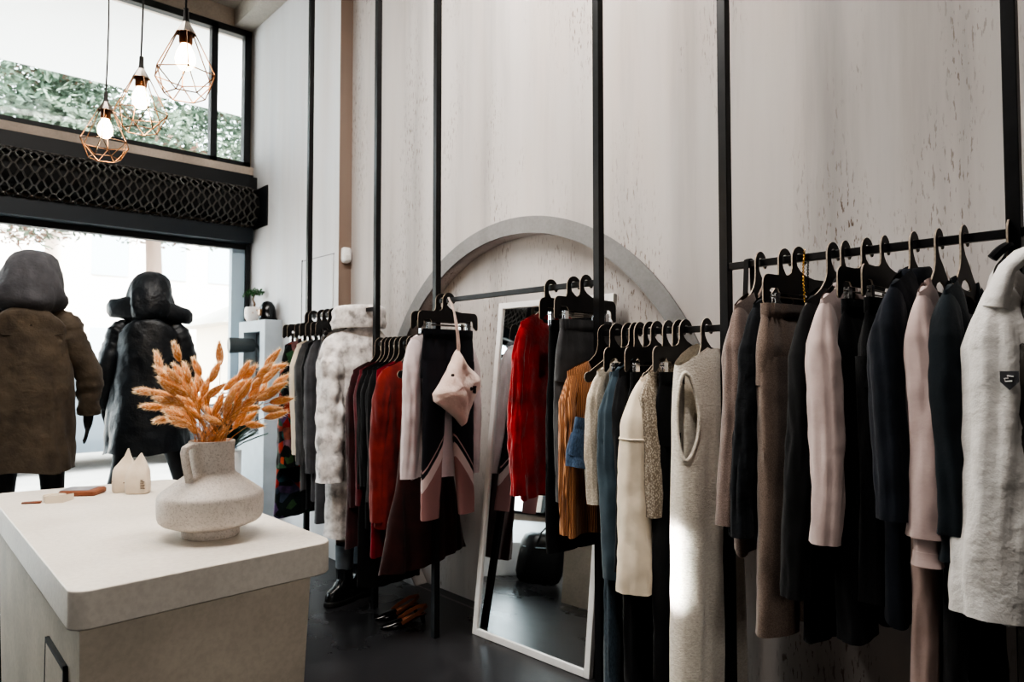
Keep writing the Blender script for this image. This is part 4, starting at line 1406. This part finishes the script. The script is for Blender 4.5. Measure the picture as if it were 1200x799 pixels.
def figure(loc, rz, label, cat, coat, hoodm, hem, legs, arms, sh=.215, hemw=.27, dep=.15, hemd=.19, wings=False, seed=0, hood_r=.135):
    t = thing('coat_mannequin', label, cat, loc, rz)
    J = [(0, 0, .98, (.14, .10)), (0, .01, 1.16, (.125, .09)), (0, 0, 1.36, (.15, .10)), (0, -.01, 1.50, (.07, .06)), (0, .01, 1.58, (.055, .055)), (0, .02, 1.68, (.072, .085)), (0, .02, 1.77, (.05, .06))]
    Ed = [(0, 1), (1, 2), (2, 3), (3, 4), (4, 5), (5, 6)]
    for s, lg in ((-1, legs[0]), (1, legs[1])):
        b = len(J)
        J += [(s * .10, 0, .90, (.088, .09)), (s * .105 + lg[0][0], lg[0][1], .50, (.06, .062)), (s * .11 + lg[1][0], lg[1][1], .09 + lg[2], (.04, .042)), (s * .115 + lg[1][0], lg[1][1] + .14, .03 + lg[2] * .5, (.038, .028))]
        Ed += [(0, b), (b, b + 1), (b + 1, b + 2), (b + 2, b + 3)]
    for s, am in ((-1, arms[0]), (1, arms[1])):
        b = len(J)
        J += [(s * .185, 0, 1.445, .055), (s * .235 + am[0][0], am[0][1], 1.17, .042), (s * .245 + am[1][0], am[1][1], .93, .028), (s * .245 + am[1][0], am[1][1] + .015, .86, (.022, .036))]
        Ed += [(2, b), (b, b + 1), (b + 1, b + 2), (b + 2, b + 3)]
        hx, hy = s * .245 + am[1][0], am[1][1] + .015
        for k in range(4):
            q = len(J)
            fy = hy - .028 + k * .019
            ln = (.062, .072, .078, .066)[k]
            J += [(hx - s * .004, fy, .825, .0095), (hx - s * .010, fy + .002, .825 - ln * .55, .008), (hx - s * .022, fy + .004, .825 - ln, .0065)]
            Ed += [(b + 3, q), (q, q + 1), (q + 1, q + 2)]
        q = len(J)
        J += [(hx - s * .008, hy + .045, .87, .011), (hx - s * .018, hy + .062, .835, .008)]
        Ed += [(b + 3, q), (q, q + 1)]
    skin_body('body', J, Ed, t, mann_m)
    # coat trunk
    n, rows = 60, 40
    rg = []
    for j in range(rows + 1):
        q = j / rows
        row = []
        for i in range(n):
            th = 2 * PI * i / n
            c, s = math.cos(th), math.sin(th)
            z0 = 1.555 - .10 * (abs(c) ** 2.2)
            z = z0 + (hem + .012 * math.sin(4 * th + seed) - z0) * q
            g = min(1, q / .06)
            k = .38 + .62 * math.sqrt(max(0, 1 - (1 - g) ** 2))
            w = (sh + (hemw - sh) * max(0, q - .1) / .9) * k
            d = (dep + (hemd - dep) * q) * k
            f = 1 + .04 * q * math.sin(5 * th + seed) + .05 * noise.noise(Vector((c * 2 + seed, s * 2, z * 5))) - .085 * (.3 + .7 * q) * ridge(noise.noise(Vector((c * 1.8 + z, s * 1.8, z * 1.6 + seed)))) + .03 * noise.noise(Vector((c * 5 + z * 4, s * 5, z * 13 + seed)))
            row.append((w * sgnpow(c, .85) * f, d * sgnpow(s, .85) * f - .01, z))
        rg.append(row)
    m = MB(); m.rings(rg, True, False)
    last = rg[-1]
    m.rings([last, [(p[0] * .93, p[1] * .9, p[2] + .02) for p in last], [(p[0] * .5, p[1] * .5, p[2] + .10) for p in last]], False, True)
    m.build('coat', coat, t, angle=80)
    for s, am in ((-1, arms[0]), (1, arms[1])):
        P = [Vector((s * (sh - .095), 0, 1.495)), Vector((s * (sh - .050), 0, 1.470)), Vector((s * (sh - .012), -.005, 1.42)), Vector((s * (sh + .014), -.005, 1.32)), Vector((s * .245 + am[0][0], am[0][1], 1.17)), Vector((s * .25 + am[0][0] * .6 + am[1][0] * .4, (am[0][1] + am[1][1]) / 2, 1.05)), Vector((s * .25 + am[1][0], am[1][1], .925))]
        RR = [.035, .060, .070, .072, .070, .066, .056]
        pts, rr = [], []
        for a in range(len(P) - 1):
            for k in range(6):
                u = k / 6
                p0, p1, p2, p3 = P[max(a - 1, 0)], P[a], P[a + 1], P[min(a + 2, len(P) - 1)]
                pts.append(.5 * ((2 * p1) + (p2 - p0) * u + (2 * p0 - 5 * p1 + 4 * p2 - p3) * u * u + (3 * p1 - p0 - 3 * p2 + p3) * u ** 3))
                rr.append((RR[a] + (RR[a + 1] - RR[a]) * u) * (1 + .045 * math.sin(a * 6 + k * 1.9 + seed)))
        pts.append(P[-1]); rr.append(RR[-1])
        m = MB(); m.tube(pts, rr, 22)
        for i, vv in enumerate(m.v):
            f = .012 * noise.noise(Vector((vv[0] * 9, vv[1] * 9, vv[2] * 9 + seed))) - .010 * ridge(noise.noise(Vector((vv[0] * 5, vv[1] * 5 + vv[2] * 4, vv[2] * 6 + seed))))
            m.v[i] = (vv[0] + f, vv[1] + f, vv[2])
        m.build('sleeve', coat, t, angle=80)
    # hood up over the head
    rg = []
    hp_ = [(1.50, .125, .110, -.015), (1.525, .158, .140, -.025), (1.555, .176, .155, -.035), (1.585, .180, .160, -.035), (1.62, .172, .158, -.03), (1.66, .163, .158, -.022), (1.70, .155, .158, -.012), (1.74, .147, .154, .0), (1.78, .136, .145, .012), (1.815, .120, .128, .02), (1.842, .094, .10, .024), (1.860, .055, .06, .026), (1.866, .015, .02, .026)]
    if wings:
        hp_ = [(z, a * (.84 if z < 1.6 else .94), b_ * .95, dy) for z, a, b_, dy in hp_]
    for z, a, b, dy in hp_:
        row = []
        for k in range(56):
            th = 2 * PI * k / 56
            c, s = math.cos(th), math.sin(th)
            low = max(0, min(1, (1.72 - z) / .15))
            f = 1 + .05 * low * math.sin(5 * th + z * 16 + seed) - .10 * ridge(noise.noise(Vector((c * 1.6 + z * 2, s * 1.6, z * 4.5 + c * 2 + seed)))) + .05 * noise.noise(Vector((c * 2.4, s * 2.4, z * 10 + seed)))
            push = -.05 if (s > .5 and 1.58 < z < 1.80) else 0    # face opening is hollow
            row.append((a * hood_r / .142 * sgnpow(c, .9) * f, b * s * f + dy + push, z + .012 * low * math.sin(3 * th + seed)))
        rg.append(row)
    m = MB(); m.rings(rg, False, True)
    m.build('hood', hoodm, t, angle=80)
    if wings:
        rg = []
        for k in range(27):
            u = -1 + 2 * k / 26
            e = 1 - max(0, (abs(u) - .86) / .14) ** 2
            c_ = Vector((.268 * u, -.115 + .13 * abs(u) ** 1.4, 1.600 - .050 * max(0, u)))
            hh, tt = (.100 - .042 * abs(u) + .003 * math.sin(k * 1.3)) * (.5 + .5 * max(0, e) ** .5) * (1 if u < 0 else .88), .045 * (.4 + .6 * max(0, e) ** .5)
            rg.append([(c_.x, c_.y + tt * math.cos(2 * PI * q / 18), c_.z + hh * math.sin(2 * PI * q / 18)) for q in range(18)])
        m = MB(); m.rings(rg, True, True)
        m.build('storm_collar', coat, t, angle=45)
    return t


pL = look(35, 430, 3.92)
pf_ = figure((pL.x, pL.y, .3), -.28, 'mannequin in olive brown hooded parka, left of the two in the window', 'mannequin', T['parka'], T['parka_in'], .62,
             (((-.01, .02), (-.02, .02), 0), ((.02, -.02), (.03, -.04), 0)), (((-.03, .02), (-.03, .05)), ((.035, .03), (.035, .08))), sh=.205, hemw=.232, dep=.15, hemd=.17, seed=2, hood_r=.142)
m = MB(); m.box((-.05, -.160, 1.425), (.03, -.152, 1.43))
m.build('back_print', M['black'], pf_, smooth=False)
m = MB(); m.tube([(-.17, -.115, 1.385), (-.10, -.150, 1.375), (0, -.160, 1.37), (.10, -.150, 1.375), (.17, -.115, 1.385)], .003, 6)
m.build('yoke_seam', T['parka'], pf_)
pR = look(175, 430, 4.82)
figure((pR.x, pR.y, .3), -.35, 'mannequin in long black hooded coat striding beside the shop window', 'mannequin', T['blackcoat'], T['blackcoat'], .62,
       (((-.06, .0), (-.16, -.02), 0), ((.08, .06), (.17, .16), 0)), (((-.01, -.02), (-.02, .02)), ((.01, .02), (.0, .06))), sh=.20, hemw=.275, dep=.15, hemd=.22, wings=True, seed=5, hood_r=.142)

# ------------------------------------------------------------------ black bag on the floor behind the counter
bgm = plain('black_nylon', (20, 20, 23), .45, bmp=.4, bs=25)
o = thing('black_bag', 'black rounded bag standing on the floor behind the counter', 'bag', (.40, 4.28, 0), .4)
m = MB()
rg = []
for z, k in ((0, .80), (.02, .95), (.08, 1.06), (.20, 1.08), (.34, 1.0), (.40, .86), (.425, .6)):
    rg.append([(.20 * k * sgnpow(math.cos(2 * PI * q / 32), .7) * (1 + .04 * math.sin(q * 1.3 + z * 9)), .13 * k * sgnpow(math.sin(2 * PI * q / 32), .7), z) for q in range(32)])
m.rings(rg, True, True); m.build('bag_body', bgm, o, angle=70)
m = MB(); m.tube([(-.12, -.11, .33), (-.11, -.13, .44), (-.05, -.12, .50), (.05, -.12, .50), (.11, -.13, .44), (.12, -.11, .33)], .008, 8)
m.build('bag_handle', bgm, o)
m = MB(); m.tube([(-.21, -.05, .30), (-.05, -.143, .32), (.12, -.135, .31), (.21, -.02, .30)], .004, 6)
m.build('piping', M['bluegrey'], o)

# ------------------------------------------------------------------ wall niche unit by the window with its ornaments
nu = thing('niche_unit', 'pale grey wall unit with open niche beside the shop window', 'shelf unit', (2.57, 6.30, 0))
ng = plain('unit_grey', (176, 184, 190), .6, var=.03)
m = MB()
X0, X1, Y0, Y1 = -.09, .068, -.30, .30
m.box((X0, Y0, .0), (X1, Y0 + .11, 1.92)); m.box((X0, Y1 - .11, 0), (X1, Y1, 1.92)); m.box((X0, Y0 + .11, 1.82), (X1, Y1 - .11, 1.92)); m.box((X0, Y0 + .11, 0), (X1, Y1 - .11, .9)); m.box((X1 - .03, Y0 + .11, .9), (X1, Y1 - .11, 1.82))
m.build('cabinet', ng, nu, smooth=False)
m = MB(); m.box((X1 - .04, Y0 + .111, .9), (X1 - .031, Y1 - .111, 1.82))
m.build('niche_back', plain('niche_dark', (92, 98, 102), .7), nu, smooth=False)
sl_ = thing('spotlight', 'dark grey cylindrical spotlight projecting from the wall niche', 'spotlight', (2.50, 6.33, 1.70))
gm = plain('dark_grey_metal', (78, 84, 86), .45, .3)
m = MB()
dv = Vector((-1, .15, -.02)).normalized()
m.tube([Vector((.02, 0, 0)), Vector((.02, 0, 0)) + dv * .02, Vector((.02, 0, 0)) + dv * .22, Vector((.02, 0, 0)) + dv * .225, Vector((.02, 0, 0)) + dv * .20], [.055, .062, .072, .066, .060], 24)
m.build('lamp_head', gm, sl_, angle=40)
m = MB(); m.tube([(.03, 0, 0), (.06, 0, -.02), (.10, 0, -.12)], .014, 10); m.build('bracket', gm, sl_)

pt = thing('bonsai_pot', 'small green plant in a white patterned pot on the wall unit', 'potted plant', (2.545, 6.43, 1.92))
pm, nt, b = newmat('white_dotted_pot')
vo = N(nt, 'ShaderNodeTexVoronoi'); vo.inputs['Scale'].default_value = 24
nt.links.new(coords(nt), vo.inputs['Vector'])
nt.links.new(ramp(nt, vo.outputs['Distance'], [(.2, srgb((200, 170, 150))), (.3, srgb((236, 230, 226)))]), b.inputs['Base Color'])
MB().lathe([(.05, 0), (.062, .01), (.078, .05), (.080, .10), (.070, .135), (.064, .138), (.058, .12)], n=28).build('pot', pm, pt)
m = MB(); m.tube([(0, 0, .11), (.008, -.01, .17), (-.004, .006, .21), (.012, .01, .25), (.03, 0, .29)], [.014, .011, .008, .007, .004], 8)
m.build('stem', plain('bark', (110, 90, 74), .9), pt)
leaf_m = plain('leaf_green', (52, 92, 52), .5, var=.3, vs=40)


def leaves(m, c, rad, n, size, rnd, mi=0):
    for _ in range(n):
        d = Vector((rnd.gauss(0, 1), rnd.gauss(0, 1), rnd.gauss(0, 1))).normalized() * rnd.uniform(.3, 1)
        p = Vector(c) + Vector((d.x * rad[0], d.y * rad[1], d.z * rad[2]))
        a = Vector((rnd.uniform(-1, 1), rnd.uniform(-1, 1), rnd.uniform(-.4, .6))).normalized()
        b_ = a.cross(Vector((rnd.uniform(-1, 1), rnd.uniform(-1, 1), 1))).normalized()
        s = size * rnd.uniform(.6, 1.3)
        m.add([p - a * s, p + b_ * s * .4, p + a * s, p - b_ * s * .4], [(0, 1, 2, 3)], mi)


m = MB(); leaves(m, (.02, 0, .275), (.09, .09, .04), 90, .026, random.Random(4)); leaves(m, (-.06, .03, .25), (.03, .04, .02), 20, .02, random.Random(5))
m.build('leaf_crown', leaf_m, pt, smooth=False)
on = thing('glossy_ornament', 'small glossy black domed ornament on the wall unit, beside the pot', 'ornament', (2.56, 6.14, 1.92))
m = MB(); m.lathe([(.085, 0), (.088, .012), (.074, .03), (.070, .08), (.062, .13), (.04, .165), (.006, .178)], n=32)
m.build('dome', M['black'], on)
m = MB(); m.box((-.082, -.03, .04), (-.055, .03, .10)); bevel(m.build('recess', plain('bronze_recess', (120, 96, 76), .3, .7), on, smooth=False), .008)

# planter with white flowers behind the vase
pl = thing('white_planter', 'white planter of dark leaves and white flowers behind the vase', 'planter', (2.02, 5.60, .0))
m = MB()
m.lathe([(.10, 0), (.105, .01), (.11, .835), (.107, .845), (.10, .84), (.10, .80)], n=40)
m.build('pot', M['white'], pl, angle=40)
m = MB(); rnd = random.Random(9)
for k in range(90):
    a = rnd.uniform(0, 2 * PI); l = rnd.uniform(.16, .42); sp2 = rnd.uniform(.05, .26)
    p = [Vector((.05 * math.cos(a) * q, .05 * math.sin(a) * q, .80)) + Vector((math.cos(a) * sp2 * q * q, math.sin(a) * sp2 * q * q, l * q)) for q in (0, .3, .6, .85, 1)]
    m.ribbon(p, .034, .002, wdir=(-math.sin(a), math.cos(a), .2))
m.build('foliage', plain('dark_leaf', (38, 62, 46), .5, var=.3, vs=30), pl, smooth=False)['kind'] = 'stuff'
m = MB()
for k in range(40):
    a = rnd.uniform(0, 2 * PI); rr = rnd.uniform(0, .20); z = 1.02 + rnd.uniform(0, .28)
    c = (rr * math.cos(a) - .03, rr * math.sin(a), z)
    for q in range(6):
        e = q * PI / 3 + k
        d = Vector((math.cos(e), math.sin(e), .35)); s2 = Vector((-math.sin(e), math.cos(e), 0))
        p = Vector(c)
        m.add([p, p + d * .03 + s2 * .018, p + d * .05, p + d * .03 - s2 * .018], [(0, 1, 2, 3)])
m.build('blossoms', plain('white_petals', (238, 240, 246), .7), pl, smooth=False)['kind'] = 'stuff'

# motion sensor on the return of the wall column
sn = thing('motion_sensor', 'white motion sensor mounted on the wall column', 'sensor', (2.695, 4.975, 2.385))
m = MB()
m.rings([[(w * math.cos(2 * PI * k / 24) ** 1 if False else w * sgnpow(math.cos(2 * PI * k / 24), .5), -d, h * sgnpow(math.sin(2 * PI * k / 24), .5)) for k in range(24)] for w, h, d in ((.036, .062, 0), (.037, .063, .02), (.033, .058, .045), (.022, .045, .055))], True, True)
m.build('housing', M['white'], sn, angle=50)
m = MB(); m.box((-.02, -.0575, -.045), (.02, -.05, -.005)); bevel(m.build('lens', plain('sensor_lens', (214, 212, 208), .3), sn, smooth=False), .004)

# ------------------------------------------------------------------ shoes
def shoe_pair(name, labels, cat, group, placings, maker):
    for (x, y, rz), l in zip(placings, labels):
        maker(thing(name, l, cat, (x, y, 0), rz, group))


tan = plain('tan_inner', (126, 76, 50), .6)
patent = plain('black_patent', (14, 14, 16), .18)


def slingback(t):     # toe towards +y
    m = MB()
    rg = []
    for y, w, z0, z1 in ((-.125, .022, .050, .060), (-.11, .028, .048, .062), (-.06, .028, .034, .050), (0, .034, .010, .030), (.04, .038, .004, .030), (.09, .033, .004, .028), (.13, .016, .004, .020), (.148, .004, .006, .012)):
        rg.append([(w * math.cos(2 * PI * k / 20), y, (z0 + z1) / 2 + (z1 - z0) / 2 * math.sin(2 * PI * k / 20)) for k in range(20)])
    m.rings(rg, True, True); m.build('sole', patent, t)
    m = MB()
    rg = []
    for y, w, h in ((.02, .039, .048), (.05, .040, .044), (.09, .034, .034), (.13, .017, .022), (.150, .003, .012)):
        rg.append([(w * math.cos(PI * k / 14), y + .012 * (1 - math.sin(PI * k / 14)) * 0, .008 + (h - .008) * math.sin(PI * k / 14) ** .8) for k in range(15)])
    m.rings(rg, False, False, closed=False); m.build('toe_cap', patent, t)
    m = MB()
    m.add([(-.026, -.12, .0615), (.026, -.12, .0615), (.026, -.06, .0515), (-.026, -.06, .0515), (.031, .02, .032), (-.031, .02, .032)], [(0, 1, 2, 3), (3, 2, 4, 5)])
    m.build('insole', tan, t)
    m = MB(); m.ribbon([(.037, .03, .03), (.044, -.02, .055), (.038, -.09, .085), (0, -.135, .098), (-.038, -.09, .085), (-.044, -.02, .055), (-.037, .03, .03)], .022, .003, wdir=(0, .35, 1))
    m.build('sling_strap', tan, t)
    m = MB(); m.tube([(0, -.105, .05), (0, -.115, .0)], [.016, .010], 10); m.build('heel', patent, t)


shoe_pair('slingback_shoe', ['black and tan slingback shoe on the floor, outer of the pair', 'black and tan slingback shoe on the floor, nearer the wall'], 'shoe', 'slingback shoes by the rack post',
          [(2.28, 3.46, 1.30), (2.34, 3.62, 1.42)], slingback)
bootm = plain('black_boot_leather', (22, 25, 28), .25, bmp=.15, bs=40)
cuffm = cloth('grey_boot_cuff', (118, 126, 134), (96, 104, 112))


def boot(t):
    m = MB()
    rg = []
    for z, w, y0, y1 in ((0, .046, -.13, .145), (.035, .048, -.135, .15), (.06, .045, -.12, .145), (.085, .043, -.10, .13), (.11, .044, -.095, .07), (.15, .045, -.09, .035), (.22, .048, -.085, .04)):
        rg.append([(w * sgnpow(math.cos(2 * PI * k / 28), .75), (y0 + y1) / 2 + (y1 - y0) / 2 * sgnpow(math.sin(2 * PI * k / 28), .8), z + .004) for k in range(28)])
    rg = [[(x, y * .82, z) for x, y, z in r] for r in rg]
    m.rings(rg, True, True); m.build('boot_upper', bootm, t)
    m = MB(); slab(m, [(.052 * sgnpow(math.cos(2 * PI * k / 28), .7), (.008 + .148 * sgnpow(math.sin(2 * PI * k / 28), .8)) * .82) for k in range(28)], 0, .036, bev=.006)
    m.build('lug_sole', plain('rubber', (16, 16, 17), .6), t)
    m = MB(); m.lathe([(.048, .21), (.056, .225), (.058, .36), (.052, .365), (.047, .34)], c=(0, -.02, 0), n=28); m.build('boot_cuff', cuffm, t)


shoe_pair('chunky_boot', ['black chunky boot with grey cuff, nearer the counter', 'black chunky boot with grey cuff, partly behind the other boot'], 'boot', 'black boots under the rack', [(2.20, 4.06, 1.75), (2.34, 4.10, 1.62)], boot)

# ------------------------------------------------------------------ outside
pave = concrete('street_paving', (196, 190, 184), .85, .05)
m = MB().box((-40, YW + .2, -.12), (60, 60, -.02)); struct(m.build('street', pave, smooth=False))
m = MB().box((-4, YW + .2, 4.90), (8, 9.4, 5.1)); o = m.build('trim_4', plain('soffit_white', (245, 245, 245), .8), smooth=False); struct(o)


def car(x, y, rz, c, label):
    t = thing('parked_car', label, 'car', (x, y, -.02), rz, None)
    pm_ = plain('car_paint_' + label.split()[0], c, .3, .2, .6, coat=.5)
    side = [(-2.1, .28), (-2.15, .55), (-2.05, .78), (-1.35, .88), (-.75, 1.38), (.75, 1.42), (1.45, .95), (2.05, .86), (2.15, .55), (2.1, .28)]
    m = MB(); m.prism([side], 1.72, fn=lambda a, b, q: (a, q * (1 if b < .9 else .80), b))
    bevel(m.build('car_body', pm_, t, angle=30), .05, 3)
    gl = plain('car_glass', (50, 60, 68), .1, 0, .8)
    m = MB(); m.prism([[(-1.1, .92), (-.68, 1.32), (.0, 1.35), (.0, .92)], ], 1.5, fn=lambda a, b, q: (a, q, b)); m.prism([[(.06, .92), (.06, 1.35), (.70, 1.35), (1.22, .96)]], 1.5, fn=lambda a, b, q: (a, q, b))
    m.build('side_windows', gl, t, smooth=False)
    for sx in (-1.3, 1.35):
        for sy in (-.78, .78):
            m = MB(); m.rings([[(sx + r * math.cos(2 * PI * k / 24), sy + d, .31 + r * math.sin(2 * PI * k / 24)) for k in range(24)] for r, d in ((.2, -.10), (.31, -.09), (.31, .09), (.2, .10))], True, True)
            m.build('wheel', plain('tyre', (22, 22, 24), .8), t, angle=40)
    m = MB(); m.box((-2.17, -.75, .36), (2.17, .75, .46)); m.build('bumper', plain('bumper', (52, 56, 60), .6), t, smooth=False)
    return t


car(2.2, 12.6, .06, (84, 92, 100), 'grey car parked across the street behind the mannequins')
car(7.2, 12.9, 0.05, (190, 190, 190), 'pale car parked behind the bunny tail grass')


def building(x0, x1, y, h, c, label, rows, cols):
    t = thing('street_building', label, 'building', ((x0 + x1) / 2, y, 0))
    w = (x1 - x0) / 2
    MB().box((-w, 0, 0), (w, 6, h)).build('facade', plain('render_' + label.split()[0], c, .9, var=.04, vs=.4), t, smooth=False)
    MB().box((-w - .2, -.3, h), (w + .2, 6, h + .25)).build('roof', plain('cornice', (225, 220, 214), .9), t, smooth=False)
    wm = plain('far_window', (196, 204, 210), .5)
    for r in range(rows):
        for k in range(cols):
            cx = -w + (k + .5) * 2 * w / cols; cz = 1.3 + r * 3.0
            MB().box((cx - .5, -.05, cz), (cx + .5, .05, cz + 1.4)).build('window', wm, t, smooth=False)
    return t


building(-14, 3.5, 27, 7.5, (236, 226, 216), 'cream building across the street, far left', 2, 6)
building(4.2, 11, 24, 6.0, (240, 228, 220), 'pinkish building across the street behind the black coat', 2, 4)
building(12, 26, 26, 8.5, (232, 232, 230), 'white building across the street to the right', 2, 6)
kk = thing('street_kiosk', 'low pale kiosk with sloping roof across the street', 'kiosk', (8.0, 17.5, 0))
MB().box((-2, -1.4, 0), (2, 1.4, 2.5)).build('kiosk_wall', plain('kiosk_cream', (238, 226, 208), .9), kk, smooth=False)
m = MB(); m.rings([[(-2.5, -1.9, 2.5), (2.5, -1.9, 2.5), (2.5, 1.9, 2.5), (-2.5, 1.9, 2.5)], [(-.6, -.2, 3.5), (.6, -.2, 3.5), (.6, .2, 3.5), (-.6, .2, 3.5)]]); m.build('kiosk_roof', plain('kiosk_roof', (222, 214, 204), .9), kk, smooth=False)
fol = [plain('pine_green', (78, 92, 78), .9, var=.4, vs=2), plain('pine_green_pale', (112, 124, 108), .9, var=.4, vs=2), plain('dry_twig', (132, 104, 90), .9)]


def tree(x, y, z0, z1, rad, label, seed):
    rnd = random.Random(seed)
    t = thing('pine_tree', label, 'tree', (x, y, 0), 0, 'pine trees across the street')
    m = MB(); m.tube([(0, 0, 0), (.1, 0, 2), (0, .1, z0 + 1), (.1, 0, z1 - .5)], [.2, .17, .13, .04], 10)
    for k in range(12):
        a = rnd.uniform(0, 2 * PI); z = rnd.uniform(z0, z1 - .6); e = Vector((math.cos(a), math.sin(a), .25)) * rad * rnd.uniform(.5, .95)
        m.tube([(0, 0, z), Vector((0, 0, z)) + e * .5 + Vector((0, 0, .1)), Vector((0, 0, z)) + e], [.06, .04, .015], 6)
    m.build('trunk', plain('pine_bark', (150, 126, 112), .9), t)
    m = MB()
    for k in range(120):
        a = rnd.uniform(0, 2 * PI); rr = rad * math.sqrt(rnd.uniform(.02, 1)); z = rnd.uniform(z0, z1)
        leaves(m, (rr * math.cos(a), rr * math.sin(a), z), (.7, .7, .4), 190, .075, rnd, rnd.choice((0, 0, 1, 1, 2)))
    m.build('foliage', fol, t, smooth=False)['kind'] = 'stuff'


tree(0.6, 14.6, 3.9, 8.6, 2.3, 'tall pine tree across the street, above the parka', 1)
tree(4.0, 15.4, 4.1, 8.4, 2.3, 'pine tree across the street above the black coat, middle of three', 2)
tree(7.6, 16.2, 4.2, 8.6, 2.2, 'pine tree across the street farthest right, seen through the transom', 3)

# ------------------------------------------------------------------ light
wd = bpy.data.worlds.new('world'); SC.world = wd; wd.use_nodes = True
bg = wd.node_tree.nodes['Background']
bg.inputs['Color'].default_value = (.90, .96, 1, 1)
bg.inputs['Strength'].default_value = 9.5


def area(name, loc, target, size, power, col, shape='RECTANGLE', size_y=None, spread=180):
    L = bpy.data.lights.new(name, 'AREA'); L.energy = power; L.color = col; L.size = size
    L.shape = shape
    if size_y:
        L.size_y = size_y
    L.spread = R_(spread)
    o = bpy.data.objects.new(name, L); COL.objects.link(o); o.location = loc
    o.rotation_euler = (Vector(target) - Vector(loc)).to_track_quat('-Z', 'Y').to_euler()
    return o


def spot(name, loc, target, power, col, angle, blend=.4, soft=.05):
    L = bpy.data.lights.new(name, 'SPOT'); L.energy = power; L.color = col; L.spot_size = R_(angle); L.spot_blend = blend; L.shadow_soft_size = soft
    o = bpy.data.objects.new(name, L); COL.objects.link(o); o.location = loc
    o.rotation_euler = (Vector(target) - Vector(loc)).to_track_quat('-Z', 'Y').to_euler()
    return o


p = area('window_portal', (-.15, YW - .1, 1.4), (-.15, 0, 1.4), 5.4, 1, (1, 1, 1), size_y=2.6)
p.data.cycles.is_portal = True
p = area('transom_portal', (-.15, YW - .1, 4.12), (-.15, 0, 4.12), 5.4, 1, (1, 1, 1), size_y=1.3)
p.data.cycles.is_portal = True
sun = bpy.data.lights.new('sun', 'SUN'); sun.energy = 9; sun.angle = R_(.6); sun.color = (1, .95, .88)
so = bpy.data.objects.new('sun', sun); COL.objects.link(so); so.rotation_euler = Vector((.35, .6, -.75)).to_track_quat('-Z', 'Y').to_euler()
area('track_light', (1.0, 2.7, 4.8), (1.2, 2.7, 0), .25, 185, (1, .95, .89), size_y=4.6)
spot('track_spot', (1.4, 3.0, 4.75), (2.75, 3.42, 1.80), 70, (1, .95, .88), 12, .7)
spot('track_spot', (.9, .9, 4.6), (2.15, 1.75, .9), 180, (1, .95, .9), 32, .8)
area('gleam_helper', (-2.4, 2.6, 2.25), (2.085, 1.46, .80), .02, .7, (1, .98, .95), size_y=.25, spread=1.3)  # added narrow lamp that makes the sun streak on the furry vest
area('back_fill', (.2, -2.0, 1.9), (.75, 2.0, .75), 1.2, 5, (1, .95, .88), size_y=1.0, spread=70)
area('counter_light', (.3, 2.9, 4.8), (.5, 2.9, 0), .8, 55, (1, .97, .94), size_y=2.4)
spot('track_spot', (1.35, 2.5, 4.75), (2.75, 3.2, 1.6), 60, (1, .93, .84), 24, .6)
spot('track_spot', (1.2, .6, 4.7), (2.12, .75, 1.1), 110, (1, .95, .91), 40, .8)

SC.view_settings.view_transform = 'AgX'
SC.view_settings.look = 'AgX - High Contrast'
SC.view_settings.exposure = 0.02
